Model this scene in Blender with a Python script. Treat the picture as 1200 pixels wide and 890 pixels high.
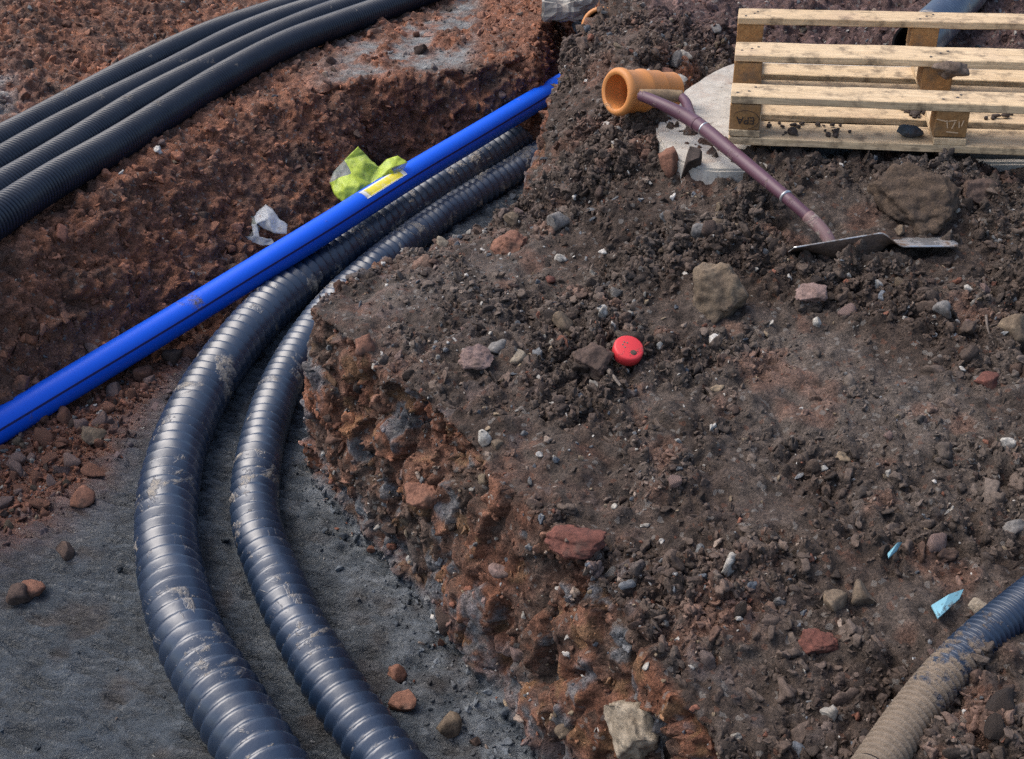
import bpy, bmesh, math, random
import numpy as np
from mathutils import Vector, Matrix, Quaternion

# ------------------------------------------------------------------ camera, sky, sun, exposure
SC = bpy.context.scene
for o in list(bpy.data.objects): bpy.data.objects.remove(o)
COL = SC.collection
FPX, PITCH, CAMH = 1350.0, math.radians(32.0), 1.4
cam_d = bpy.data.cameras.new('camera'); cam = bpy.data.objects.new('camera', cam_d); COL.objects.link(cam)
cam.location = (0, 0, CAMH); cam.rotation_euler = (math.radians(90) - PITCH, 0, 0)
cam_d.sensor_width = 36.0; cam_d.lens = 36.0 * FPX / 1200.0; cam_d.clip_start = 0.05; cam_d.clip_end = 3000
SC.camera = cam
SUN_EL, SUN_AZ = math.radians(55), math.radians(-75)      # azimuth from +Y towards +X: high, behind left
world = bpy.data.worlds.new('World'); SC.world = world; world.use_nodes = True
nt = world.node_tree; nt.nodes.clear()
sky = nt.nodes.new('ShaderNodeTexSky'); sky.sky_type = 'NISHITA'; sky.sun_disc = False
sky.sun_elevation = SUN_EL; sky.sun_rotation = SUN_AZ; sky.dust_density = 3.0; sky.air_density = 1.0; sky.ozone_density = 0.6
bg = nt.nodes.new('ShaderNodeBackground'); bg.inputs['Strength'].default_value = 0.135
wo = nt.nodes.new('ShaderNodeOutputWorld')
nt.links.new(sky.outputs[0], bg.inputs[0]); nt.links.new(bg.outputs[0], wo.inputs[0])
sun_d = bpy.data.lights.new('sun', 'SUN'); sun = bpy.data.objects.new('sun', sun_d); COL.objects.link(sun)
sun_d.energy = 1.3; sun_d.angle = math.radians(48); sun_d.color = (1.0, 0.96, 0.90)
sdir = Vector((math.sin(SUN_AZ) * math.cos(SUN_EL), math.cos(SUN_AZ) * math.cos(SUN_EL), math.sin(SUN_EL)))
sun.rotation_euler = sdir.to_track_quat('Z', 'Y').to_euler(); sun.location = sdir * 20
SC.view_settings.view_transform = 'Standard'; SC.view_settings.look = 'None'
SC.view_settings.exposure = 0.86; SC.view_settings.gamma = 1.0; SC.view_settings.use_curve_mapping = False
SC.render.engine = 'CYCLES'; SC.cycles.max_bounces = 5; SC.cycles.use_denoising = False

# ------------------------------------------------------------------ helpers
SP, CP = math.sin(PITCH), math.cos(PITCH)
def ray(u, v):
    b = (445 - v) / FPX
    return Vector(((u - 600) / FPX, CP + SP * b, -SP + CP * b))
def at(u, v, z):
    d = ray(u, v); t = (z - CAMH) / d.z
    return Vector((0, 0, CAMH)) + d * t
def project(x, y, z):
    zz = z - CAMH; d = y * CP - zz * SP; d = np.maximum(d, 0.05)
    return 600 + FPX * x / d, 445 - FPX * (y * SP + zz * CP) / d
def lin(c): return tuple(((q / 255) / 12.92 if q / 255 <= .04045 else ((q / 255 + .055) / 1.055) ** 2.4) for q in c)

def link(o, parent=None):
    COL.objects.link(o)
    if parent is not None: o.parent = parent
    return o
def tag(o, label, cat, group=None):
    o['label'] = label; o['category'] = cat
    if group: o['group'] = group
    return o
def empty(name, loc=(0, 0, 0), rot=(0, 0, 0)):
    o = bpy.data.objects.new(name, None); o.empty_display_size = .05
    o.location = loc; o.rotation_euler = rot; COL.objects.link(o); return o
def np_mesh(name, V, F, mat=None, smooth=True):
    V = np.asarray(V, np.float32); F = np.asarray(F, np.int32); n, k = F.shape
    me = bpy.data.meshes.new(name)
    me.vertices.add(len(V)); me.vertices.foreach_set('co', V.ravel())
    me.loops.add(n * k); me.loops.foreach_set('vertex_index', F.ravel())
    me.polygons.add(n); me.polygons.foreach_set('loop_start', np.arange(0, n * k, k, dtype=np.int32))
    if smooth: me.polygons.foreach_set('use_smooth', np.ones(n, bool))
    me.update(calc_edges=True)
    if mat: me.materials.append(mat)
    return me
def bm_mesh(name, bm, mat=None, smooth=False):
    me = bpy.data.meshes.new(name); bm.to_mesh(me); bm.free()
    if smooth: me.polygons.foreach_set('use_smooth', np.ones(len(me.polygons), bool))
    if mat: me.materials.append(mat)
    return me
def obj(name, me, parent=None, loc=(0, 0, 0), rot=(0, 0, 0)):
    o = bpy.data.objects.new(name, me); o.location = loc; o.rotation_euler = rot
    return link(o, parent)
def fattr(me, name, arr, typ='FLOAT'):
    a = me.attributes.new(name, typ, 'POINT')
    a.data.foreach_set('color' if typ == 'FLOAT_COLOR' else 'value', np.asarray(arr, np.float32).ravel())

# ---- numpy noise
def h32(ix, iy, iz, seed):
    with np.errstate(over='ignore'):
        h = (ix.astype(np.uint32) * np.uint32(374761393) + iy.astype(np.uint32) * np.uint32(668265263)
             + iz.astype(np.uint32) * np.uint32(2147483647) + np.uint32((seed * 974711 + 12345) & 0xffffffff))
        h = (h ^ (h >> np.uint32(13))) * np.uint32(1274126177)
        h = (h ^ (h >> np.uint32(15))) * np.uint32(2246822519)
        return h ^ (h >> np.uint32(16))
def u01(h): return (h & np.uint32(0xffffff)).astype(np.float32) / np.float32(16777216.0)
def pnoise(P, scale, seed=0):
    Q = (P / np.asarray(scale, np.float32)).astype(np.float32) + np.float32(1000.0)
    I = np.floor(Q).astype(np.int32); f = Q - I
    w = f * f * f * (f * (f * 6 - 15) + 10)
    out = np.zeros(len(P), np.float32)
    for dx in (0, 1):
        for dy in (0, 1):
            for dz in (0, 1):
                h = h32(I[:, 0] + dx, I[:, 1] + dy, I[:, 2] + dz, seed)
                gx = (h & np.uint32(1023)).astype(np.float32) / 511.5 - 1
                gy = ((h >> np.uint32(10)) & np.uint32(1023)).astype(np.float32) / 511.5 - 1
                gz = ((h >> np.uint32(20)) & np.uint32(1023)).astype(np.float32) / 511.5 - 1
                d = gx * (f[:, 0] - dx) + gy * (f[:, 1] - dy) + gz * (f[:, 2] - dz)
                out += d * np.where(dx, w[:, 0], 1 - w[:, 0]) * np.where(dy, w[:, 1], 1 - w[:, 1]) * np.where(dz, w[:, 2], 1 - w[:, 2])
    return out * 1.1
def fbm(P, scale, seed=0, octv=3, gain=.5):
    out = 0; a = 1.0; s = np.asarray(scale, np.float32)
    for k in range(octv):
        out = out + a * pnoise(P, s, seed + k * 17); a *= gain; s = s * .5
    return out
def cells(P, scale, seed=0):
    """nearest-feature distance, second distance and a random number for the nearest cell"""
    Q = (P / np.asarray(scale, np.float32)).astype(np.float32) + np.float32(1000.0)
    I = np.floor(Q).astype(np.int32)
    f1 = np.full(len(P), 9., np.float32); f2 = f1.copy(); rid = np.zeros(len(P), np.float32)
    for dx in (-1, 0, 1):
        for dy in (-1, 0, 1):
            for dz in (-1, 0, 1):
                cx, cy, cz = I[:, 0] + dx, I[:, 1] + dy, I[:, 2] + dz
                h = h32(cx, cy, cz, seed)
                px = cx + (h & np.uint32(1023)).astype(np.float32) / 1023
                py = cy + ((h >> np.uint32(10)) & np.uint32(1023)).astype(np.float32) / 1023
                pz = cz + ((h >> np.uint32(20)) & np.uint32(1023)).astype(np.float32) / 1023
                d = (px - Q[:, 0]) ** 2 + (py - Q[:, 1]) ** 2 + (pz - Q[:, 2]) ** 2
                n = d < f1
                f2 = np.where(n, f1, np.minimum(f2, d)); rid = np.where(n, u01(h * np.uint32(747796405)), rid)
                f1 = np.where(n, d, f1)
    return np.sqrt(f1), np.sqrt(f2), rid
def sstep(a, b, x):
    t = np.clip((x - a) / (b - a), 0, 1); return t * t * (3 - 2 * t)

# ------------------------------------------------------------------ materials
def mat_new(name):
    m = bpy.data.materials.new(name); m.use_nodes = True
    n = m.node_tree.nodes; n.clear()
    out = n.new('ShaderNodeOutputMaterial'); b = n.new('ShaderNodeBsdfPrincipled')
    m.node_tree.links.new(b.outputs[0], out.inputs[0])
    return m, m.node_tree, b
class NB:
    def __init__(s, nt): s.nt = nt
    def n(s, t, **kw):
        x = s.nt.nodes.new(t)
        for k, v in kw.items(): setattr(x, k, v)
        return x
    def l(s, a, b): s.nt.links.new(a, b)
    def coord(s, which='Object', scale=None):
        t = s.n('ShaderNodeTexCoord'); o = t.outputs[which]
        if scale is not None:
            m = s.n('ShaderNodeMapping'); m.inputs['Scale'].default_value = scale; s.l(o, m.inputs[0]); o = m.outputs[0]
        return o
    def noise(s, vec, scale, detail=4, rough=.6, dist=0):
        x = s.n('ShaderNodeTexNoise'); x.inputs['Scale'].default_value = scale; x.inputs['Detail'].default_value = detail
        x.inputs['Roughness'].default_value = rough; x.inputs['Distortion'].default_value = dist
        if vec is not None: s.l(vec, x.inputs['Vector'])
        return x.outputs[0]
    def voro(s, vec, scale, out='Color', feature='F1'):
        x = s.n('ShaderNodeTexVoronoi'); x.feature = feature; x.inputs['Scale'].default_value = scale
        if vec is not None: s.l(vec, x.inputs['Vector'])
        return x.outputs[out]
    def ramp(s, fac, stops):
        x = s.n('ShaderNodeValToRGB'); e = x.color_ramp.elements
        while len(e) < len(stops): e.new(.5)
        for q, (p, c) in zip(e, stops):
            q.position = p; q.color = (c, c, c, 1) if isinstance(c, (int, float)) else (*c, 1)
        s.l(fac, x.inputs[0]); return x.outputs[0]
    def mix(s, fac, a, b, mode='MIX'):
        x = s.n('ShaderNodeMix', data_type='RGBA', blend_type=mode)
        for i, v in ((0, fac), (6, a), (7, b)):
            if isinstance(v, (int, float)): x.inputs[i].default_value = v
            elif isinstance(v, tuple): x.inputs[i].default_value = (*v, 1)
            else: s.l(v, x.inputs[i])
        return x.outputs[2]
    def math(s, op, a, b=0.0):
        x = s.n('ShaderNodeMath', operation=op)
        for i, v in ((0, a), (1, b)):
            if isinstance(v, (int, float)): x.inputs[i].default_value = v
            else: s.l(v, x.inputs[i])
        return x.outputs[0]
    def attr(s, name, out='Color'):
        x = s.n('ShaderNodeAttribute', attribute_name=name); return x.outputs[out]
    def bump(s, h, strength, dist, prev=None):
        x = s.n('ShaderNodeBump'); x.inputs['Strength'].default_value = strength; x.inputs['Distance'].default_value = dist
        s.l(h, x.inputs['Height'])
        if prev is not None: s.l(prev, x.inputs['Normal'])
        return x.outputs[0]

def soil_material(name, fine=1.0):
    m, nt, b = mat_new(name); k = NB(nt)
    v = k.coord('Object')
    base = k.attr('soil_col'); wet = k.attr('wet', 'Fac')
    n1 = k.ramp(k.noise(v, 28, 5, .65), [(.27, .40), (.73, 1.65)])
    n2 = k.ramp(k.noise(v, 190 * fine, 3, .6), [(.3, .5), (.7, 1.5)])
    c = k.mix(1.0, base, n1, 'MULTIPLY'); c = k.mix(1.0, c, n2, 'MULTIPLY')
    vc = k.voro(v, 105 * fine)                                  # single grains and grit of other colours
    sep = k.n('ShaderNodeSeparateColor'); k.l(vc, sep.inputs[0])
    pale = k.math('GREATER_THAN', sep.outputs[0], .955); rusty = k.math('GREATER_THAN', sep.outputs[1], .95)
    c = k.mix(k.math('MULTIPLY', pale, .55), c, (.22, .20, .18)); c = k.mix(k.math('MULTIPLY', rusty, .3), c, (.17, .065, .035))
    k.l(c, b.inputs['Base Color'])
    r = k.math('SUBTRACT', .92, k.math('MULTIPLY', wet, .4)); r = k.math('ADD', r, k.math('MULTIPLY', k.noise(v, 60, 3), -.25)); k.l(r, b.inputs['Roughness'])
    b.inputs['Specular IOR Level'].default_value = .22
    bp = k.bump(k.noise(v, 75 * fine, 7, .75), 1.0, .011)
    bp = k.bump(k.voro(v, 150 * fine, 'Distance'), .45, .003, bp); k.l(bp, b.inputs['Normal'])
    return m
def silt_material():
    m, nt, b = mat_new('wet_silt'); k = NB(nt); v = k.coord('Object')
    mp = k.n('ShaderNodeMapping'); mp.inputs['Rotation'].default_value = (0, 0, math.radians(-20)); mp.inputs['Scale'].default_value = (.62, 1.25, 1); k.l(v, mp.inputs[0]); sv = mp.outputs[0]
    rough_ = k.noise(sv, 34, 7, .72, .5); c = k.mix(1.0, k.attr('soil_col'), k.ramp(k.noise(v, 8, 6, .7), [(.3, .5), (.72, 1.7)]), 'MULTIPLY')
    c = k.mix(1.0, c, k.ramp(k.noise(v, 160, 4, .65), [(.3, .82), (.7, 1.18)]), 'MULTIPLY')
    gr = k.math('GREATER_THAN', k.noise(v, 150, 2, .5), .68); c = k.mix(k.math('MULTIPLY', gr, .25), c, (.20, .20, .20)); k.l(c, b.inputs['Base Color'])
    k.l(k.math('ADD', .10, k.math('MULTIPLY', k.noise(v, 7, 5, .7), .5)), b.inputs['Roughness']); b.inputs['Specular IOR Level'].default_value = .6
    bp = k.bump(rough_, 1.0, .022); bp = k.bump(k.noise(v, 110, 6, .75), .4, .004, bp); k.l(bp, b.inputs['Normal']); return m
M_SOIL = soil_material('soil'); M_FLOOR = silt_material(); M_GRAVEL = soil_material('red_gravel', .8)

def stone_material(name, col, col2=None, spec=.3, rough=.85, scale=1.0):
    m, nt, b = mat_new(name); k = NB(nt); v = k.coord('Object')
    col2 = col2 or tuple(q * .5 for q in col)
    n = k.noise(v, 22 * scale, 6, .65, .4)
    c = k.mix(k.ramp(n, [(.35, 0.), (.68, 1.)]), col2, col)
    c = k.mix(1.0, c, k.ramp(k.noise(v, 130 * scale, 3), [(.25, .62), (.75, 1.35)]), 'MULTIPLY')
    c = k.mix(k.ramp(k.noise(v, 14 * scale, 4), [(.56, 0.), (.66, .75)]), c, (.06, .042, .034))     # soil stuck on
    k.l(c, b.inputs['Base Color']); b.inputs['Roughness'].default_value = rough; b.inputs['Specular IOR Level'].default_value = spec
    k.l(k.bump(k.noise(v, 70 * scale, 6, .7), .8, .006), b.inputs['Normal'])
    return m
STONE = dict(
    tan=stone_material('tan_stone', (.20, .150, .102), (.10, .072, .05)),
    pale=stone_material('pale_stone', (.36, .30, .225), (.20, .16, .115)),
    grey=stone_material('grey_stone', (.22, .205, .19), (.13, .12, .112)),
    white=stone_material('white_stone', (.48, .45, .40), (.32, .29, .25)),
    red=stone_material('red_stone', (.26, .125, .08), (.14, .066, .045)),
    brown=stone_material('brown_stone', (.115, .075, .058), (.065, .044, .036)),
    dark=stone_material('dark_clod', (.062, .046, .039), (.035, .026, .022)),
    slate=stone_material('slate_stone', (.085, .10, .115), (.045, .055, .065)),
    pink=stone_material('pinkish_stone', (.27, .185, .16), (.16, .105, .09)),
    earth=stone_material('crusted_earth', (.115, .078, .052), (.052, .038, .030), .3, .9, 1.6),
    brick=stone_material('brick_red_stone', (.18, .066, .047), (.10, .042, .032)),
)

# ------------------------------------------------------------------ the lie of the land
def px_poly(L): return [tuple(at(u, v, z)[:2]) for u, v, z in L]
RIM = px_poly([(715, 0, .25), (676, 45, .2), (648, 105, .15), (632, 185, .05), (614, 226, .02), (572, 262, -.05), (500, 292, -.05), (455, 306, -.03), (405, 330, -.01), (368, 354, .0),
               (372, 380, -.02), (428, 414, .0), (514, 478, 0), (588, 560, -.03), (674, 648, -.05), (760, 742, -.07), (850, 885, -.1)])
MOUND_POLY = [(.62, 5.35), (.40, 5.0)] + RIM + [(.45, .95), (.55, .2), (6, .2), (6, 9), (.95, 9), (.8, 6.2)]
BANK_POLY = [(-3.2, 1.0), (-2.1, 2.25), (-1.72, 2.8), (-1.50, 3.13), (-1.36, 3.5), (-1.22, 3.95), (-1.0, 4.40), (-.72, 4.70), (-.30, 4.86), (-.05, 4.94),
             (.09, 5.02), (.13, 5.4), (.2, 6.1), (.3, 9), (-9, 9), (-9, 1.0)]
def poly_sd(x, y, poly):
    """signed distance to a closed polygon, positive inside"""
    d = np.full(x.shape, 1e9, np.float32); ins = np.zeros(x.shape, bool); n = len(poly)
    for i in range(n):
        (ax, ay), (bx, by) = poly[i], poly[(i + 1) % n]
        ex, ey = bx - ax, by - ay; t = np.clip(((x - ax) * ex + (y - ay) * ey) / (ex * ex + ey * ey), 0, 1)
        d = np.minimum(d, (x - ax - t * ex) ** 2 + (y - ay - t * ey) ** 2)
        c = ((ay > y) != (by > y)) & (x < (bx - ax) * (y - ay) / ((by - ay) if by != ay else 1e-9) + ax); ins ^= c
    d = np.sqrt(d); return np.where(ins, d, -d)
class TPS:
    def __init__(s, pts, lam=1e-3):
        P = np.array(pts, float); s.c = P[:, :2]; n = len(P)
        K = s.k(s.c, s.c) + lam * np.eye(n); Q = np.c_[np.ones(n), s.c]
        A = np.block([[K, Q], [Q.T, np.zeros((3, 3))]]); s.w = np.linalg.solve(A, np.r_[P[:, 2], 0, 0, 0])
    @staticmethod
    def k(a, b):
        r2 = ((a[:, None, :] - b[None]) ** 2).sum(2) + 1e-12; return .5 * r2 * np.log(r2)
    def __call__(s, x, y):
        q = np.c_[x.ravel(), y.ravel()].astype(float); out = s.w[-3] + q @ s.w[-2:]
        for c, w in zip(s.c, s.w[:-3]):
            r2 = ((q - c) ** 2).sum(1) + 1e-12; out = out + w * .5 * r2 * np.log(r2)
        return out.reshape(x.shape)
MPTS = [(365, 350, .0), (455, 306, -.03), (510, 292, -.05), (580, 262, -.05), (635, 185, .05), (650, 105, .15), (676, 45, .2), (718, 5, .25),
        (430, 412, 0), (520, 472, -.01), (600, 550, -.03), (700, 630, -.05), (800, 715, -.07), (895, 850, -.1),
        (500, 350, .005), (620, 340, .02), (735, 410, .03), (850, 340, .08), (960, 300, .12), (1080, 225, .20), (940, 202, .215), (870, 207, .195), (800, 203, .165), (700, 200, .14),
        (740, 130, .20), (780, 62, .29), (735, 35, .27), (800, 12, .29), (872, 64, .165), (832, 88, .165), (805, 112, .16), (1190, 205, .2), (1190, 350, .12), (1190, 500, .05), (1000, 480, .03), (850, 500, .01),
        (1000, 690, -.03), (1190, 620, .0), (900, 760, -.07), (1050, 880, -.07), (1190, 880, -.02), (1000, 110, .14), (1000, 25, .19), (1190, 15, .19), (1190, 110, .14)]
mt = TPS([(*at(u, v, z)[:2], z) for u, v, z in MPTS])
FLOOR_Z = -.54
def land(x, y):
    """base height of the ground, before any roughness; also how far inside mound and bank"""
    sm = poly_sd(x, y, MOUND_POLY); sb = poly_sd(x, y, BANK_POLY)
    far = sstep(4.6, 6.5, y)
    zm = np.clip(mt(x, y), -.16, .36); zm = zm * (1 - far) + .2 * far
    zb = -.09 + np.clip((-(x + 1.98) - .30 * (4.2 - y) * (y < 9)), 0, 2.0) * .36 - .0
    zb = np.minimum(zb, .6) + .05 * sstep(-.25, .3, x)
    wm = np.interp(x, [-.55, -.40, -.15, 0, .2, .5], [.025, .040, .065, .095, .14, .20]) + .03 * np.sin(x * 17) * 0
    wm = np.where(y > 2.75, np.interp(y, [2.75, 3.3, 3.9], [.04, .05, .10]), wm)
    wb = np.where(x > -.62, .11, np.interp(y, [2.8, 3.2, 3.6, 4.0, 4.3, 4.6, 4.8], [.23, .26, .38, .50, .44, .30, .2]))
    zf = FLOOR_Z + .05 * sstep(3.6, 5.2, y) - .012 * sstep(-.6, -.95, x) * 0
    def prof(t): return np.clip(t, 0, 1)
    z1 = zf + (zm - zf) * prof(1 + sm / wm); z2 = zf + (zb - zf) * prof(1 + sb / wb)
    return np.maximum(z1, z2), sm, sb, zf
BLUE_PX = [(-480, 785, -.51), (-150, 588, -.50), (0, 499, -.485), (100, 439, -.455), (202, 378, -.42), (290, 324, -.37), (375, 272, -.322), (475, 209, -.29), (556, 161, -.265), (636, 113, -.24), (700, 75, -.225)]
BLUE = [at(*q) for q in BLUE_PX]
def blue_side(x, y):
    bx = np.array([p.x for p in BLUE]); by = np.array([p.y for p in BLUE])
    return np.interp(x, bx, by) - y          # positive: camera side of the blue pipe

def build_land(x0, x1, y0, y1, step, voxel, keep):
    xs = np.arange(x0, x1 + step / 2, step); ys = np.arange(y0, y1 + step / 2, step)
    X, Y = np.meshgrid(xs, ys, indexing='ij'); Z = land(X, Y)[0]
    ni, nj = X.shape
    ok = keep(X, Y, Z, .05); cell = ok[:-1, :-1] & ok[1:, :-1] & ok[:-1, 1:] & ok[1:, 1:]
    idx = np.arange(ni * nj).reshape(ni, nj); N = ni * nj
    V = np.concatenate([np.c_[X.ravel(), Y.ravel(), Z.ravel()], np.c_[X.ravel(), Y.ravel(), np.full(N, -.74)]])
    a, b, c, d = idx[:-1, :-1], idx[1:, :-1], idx[1:, 1:], idx[:-1, 1:]
    top = np.stack([a, b, c, d], -1)[cell]; F = [top, top[:, ::-1] + N]
    pad = np.pad(cell, 1)
    for (sl, e0, e1) in ((pad[1:-1, :-2], a, b), (pad[2:, 1:-1], b, c), (pad[1:-1, 2:], c, d), (pad[:-2, 1:-1], d, a)):
        m = cell & ~sl; p, q = e0[m], e1[m]; F.append(np.stack([q, p, p + N, q + N], -1))
    F = np.concatenate(F)
    used = np.unique(F); remap = np.full(2 * N, -1); remap[used] = np.arange(len(used))
    me = np_mesh('land_base', V[used], remap[F]); o = bpy.data.objects.new('land_base', me); COL.objects.link(o)
    md = o.modifiers.new('r', 'REMESH'); md.mode = 'VOXEL'; md.voxel_size = voxel; md.adaptivity = 0
    dg = bpy.context.evaluated_depsgraph_get(); m2 = bpy.data.meshes.new_from_object(o.evaluated_get(dg))
    nv, nf = len(m2.vertices), len(m2.polygons)
    V = np.empty(nv * 3, np.float32); m2.vertices.foreach_get('co', V); V = V.reshape(-1, 3)
    L = np.empty(len(m2.loops), np.int32); m2.loops.foreach_get('vertex_index', L); F = L.reshape(-1, 4)
    Nn = np.empty(nv * 3, np.float32); m2.vertices.foreach_get('normal', Nn); Nn = Nn.reshape(-1, 3)
    bpy.data.objects.remove(o); bpy.data.meshes.remove(me); bpy.data.meshes.remove(m2)
    okv = keep(V[:, 0], V[:, 1], V[:, 2], 0.0) & (V[:, 2] > -.69)
    F = F[okv[F].all(1)]; used = np.unique(F); remap = np.full(nv, -1); remap[used] = np.arange(len(used))
    return V[used].copy(), remap[F], Nn[used].copy()

def in_view(x, y, z, g):
    u, v = project(x, y, z); e = g * 400
    return (u > -95 - e) & (u < 1300 + e) & (v > -80 - e) & (v < 965 + e)
def keep_near(x, y, z, g): return in_view(x, y, z, g) & (blue_side(x, y) > -.006 - g) & (y < 4.3 + g) & (y > .75 - g)
def keep_far(x, y, z, g): return in_view(x, y, z, g) & ((blue_side(x, y) < .006 + g) | (y > 4.294 - g)) & (y > 1.5 - g) & (y < 7.4 + g)

def wide_view(x, y, z):
    u, v = project(x, y, z); return (u > -720) & (u < 1950) & (v > -110) & (v < 1330) & (y > .35) & (y < 7.6)
C_DARK = np.array((.056, .039, .030)); C_GREY = np.array((.115, .094, .079)); C_RED = np.array((.165, .068, .039)); C_RED2 = np.array((.235, .095, .050))
C_OCHRE = np.array((.17, .10, .05)); C_SLATE = np.array((.043, .053, .064)); C_BLUE = np.array((.115, .125, .135)); C_BROWN = np.array((.092, .064, .050)); C_PURP = np.array((.098, .058, .052)); C_CONC = np.array((.185, .183, .175))
def mixc(a, b, t): t = t[:, None]; return a * (1 - t) + b * t

def roughen(V, N):
    """push the smooth land about along its normals into clods, cuts and crumbs; give every point its soil colour"""
    _, sm, sb, zf = land(V[:, 0], V[:, 1]); x, y, z = V.T
    up = N[:, 2]
    fl = 1 - sstep(.02, .07, z - zf)                              # trench floor
    mound = (sm > sb).astype(np.float32) * (1 - fl); bank = (1 - mound) * (1 - fl)
    steep = 1 - sstep(.60, .80, up)
    W = V + .02 * np.stack([pnoise(V, .06, 71), pnoise(V, .06, 72), pnoise(V, .06, 73)], 1)
    big = fbm(V, .30, 1, 3); med = fbm(V, .085, 5, 3, .55)
    a1, b1, r1 = cells(W, .062, 3); a2, b2, r2 = cells(W, .030, 4)
    dome1 = np.sqrt(np.clip(1 - (a1 / .75) ** 2, 0, 1)) * sstep(.25, .75, r1); dome2 = np.sqrt(np.clip(1 - (a2 / .8) ** 2, 0, 1)) * (.25 + .75 * r2)
    crack = sstep(0, .25, b1 - a1)
    # where the top of the mound has been trodden or scraped smooth
    sm_a = np.exp(-(((x + .20) / .30) ** 2 + ((y - 2.72) / .38) ** 2)); sm_b = np.exp(-(((x - .78) / .30) ** 2 + ((y - 2.05) / .20) ** 2)); sm_c = np.exp(-(((x - .40) / .16) ** 2 + ((y - 1.30) / .18) ** 2))
    smooth = np.clip(sm_a * .8 + sm_b * .9 + sm_c * .6, 0, .9)
    heap = sstep(.05, .25, z) * sstep(3.0, 3.4, y)
    fine = fbm(V, .028, 13, 2, .6); e1, e2, er = cells(W, .040, 19); lump = (er - .45) * sstep(0, .22, e2 - e1)
    patch = np.clip(.70 + 2.2 * pnoise(V, .27, 88) + .8 * pnoise(V, .10, 89), .12, 1.5)
    dm = .032 * big + .026 * med + (.012 * dome1 + .008 * dome2 + .046 * lump + .020 * fine) * (1 - smooth) * patch + .005 * fine
    V2 = V.copy(); V2[:, 2] *= .28
    strk = pnoise(V2, .024, 31) + .6 * pnoise(V2, .05, 32)
    c1, c2, cr = cells(W * np.array((1, 1, .72), np.float32), .085, 9); k1, k2, kr = cells(W, .040, 29)
    chunk = (cr - .5) * sstep(0, .10, c2 - c1); chip = (kr - .5) * sstep(0, .16, k2 - k1)
    cut = sstep(.44, .50, cr); dw = .026 * big + .014 * med + .064 * chunk + (1 - .75 * cut) * (.040 * chip + .022 * lump + .016 * fine) + .010 * strk * (.3 + cut)
    db = .035 * big + .026 * med + .010 * dome1 + .007 * dome2 + .022 * lump + .012 * fine + steep * .05 * chunk + .02 * chip
    Va = V @ np.array([[.94, -.34, 0], [.34, .94, 0], [0, 0, 1]], np.float32).T
    rip = 1 - 2.6 * np.abs(pnoise(Va, (.10, .024, .1), 41)) + .9 * (1 - 2.6 * np.abs(pnoise(Va, (.07, .015, .1), 42)))
    df = .016 * big + .0125 * rip + .012 * med + .0050 * fine
    d = mound * ((1 - steep) * dm + steep * dw) + bank * db + fl * df
    ledge = bank * sstep(-.95, -.62, x) * (1 - sstep(-.22, -.12, x)) * sstep(.0, .06, sb) * (y > 4.5) * sstep(-.55, -.15, fbm(V, .16, 61, 3) - .5 * sstep(.25, .6, sb))       # strip of old concrete on the bank
    d = d * (1 - .8 * ledge)
    pin = sstep(.0, .12, .12 - np.abs(sb - .27)) * bank * (x < -.6) * 0
    V = V + N * d[:, None]
    # colours
    n1 = fbm(V, .22, 51, 3); n2 = fbm(V, .06, 55, 3); n3 = fbm(V, .12, 58, 2)
    cm = mixc(C_DARK[None] * np.ones((len(V), 1)), C_GREY, np.clip(.25 + .9 * n1 + smooth * .45, 0, 1))
    cm = mixc(cm, C_BROWN, np.clip(heap * .8 + .3 * n3, 0, 1))
    cm = mixc(cm, C_RED, sstep(.25, .6, n1 - n3) * .35)
    near_wall = np.exp(-np.clip(sm, 0, 9) / .16) * (y < 3.2)
    cm = mixc(cm, C_RED, np.clip(near_wall * (.08 + .8 * n2 + .5 * n1), 0, .6)); cm = mixc(cm, C_BLUE, sstep(.25, .45, n2 - .3 * n1) * .4 * near_wall)
    cm = mixc(cm, C_PURP, sstep(4.0, 4.4, y) * .85 * (x > .5))
    cw = mixc(C_RED[None] * np.ones((len(V), 1)), C_BROWN, np.clip(.55 + 1.3 * n1, 0, 1)); cw = mixc(cw, C_RED2, np.clip(.7 * sstep(.15, .5, n3) + .35 * (cr > .8), 0, 1)); cw = cw * (.62 + .62 * kr)[:, None]; cw = mixc(cw, C_DARK, sstep(.10, .4, n2 + .6 * n1) * .7)
    cw = mixc(cw, C_OCHRE, sstep(.28, .5, n3 - n2) * .6); cw = mixc(cw, C_BLUE, sstep(.22, .36, fbm(V, .10, 66, 3)) * .75)
    cw = mixc(cw, C_BLUE * 1.05, np.clip((1 - sstep(.03, .20, z - zf)) * (.35 + 1.6 * n2), 0, .85)); cw = cw * 1.1
    cb = mixc(C_RED[None] * np.array((1.35, 1.4, 1.45)) * np.ones((len(V), 1)), C_BROWN, np.clip(.34 + .9 * n1, 0, 1)); cb = mixc(cb, C_RED2 * 1.05, sstep(.0, .4, n2) * .8); cb = mixc(cb, C_DARK, sstep(.2, .5, n3) * .4)
    cb = mixc(cb, C_CONC, ledge * np.clip(.75 + 1.2 * n2, 0, 1))
    pale = np.exp(-(((x + 2.02) / .10) ** 2 + ((y - 4.35) / .22) ** 2)) * (z > -.1); cb = mixc(cb, C_CONC * 1.2, np.clip(pale * 1.4 * (n2 + .55), 0, .9) * bank)
    cf = mixc(C_SLATE[None] * np.ones((len(V), 1)), C_BLUE, np.clip(.03 + .4 * n1 + .25 * n2, 0, 1)); cf = mixc(cf, C_DARK * .8, sstep(.1, .5, n3) * .6)
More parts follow.
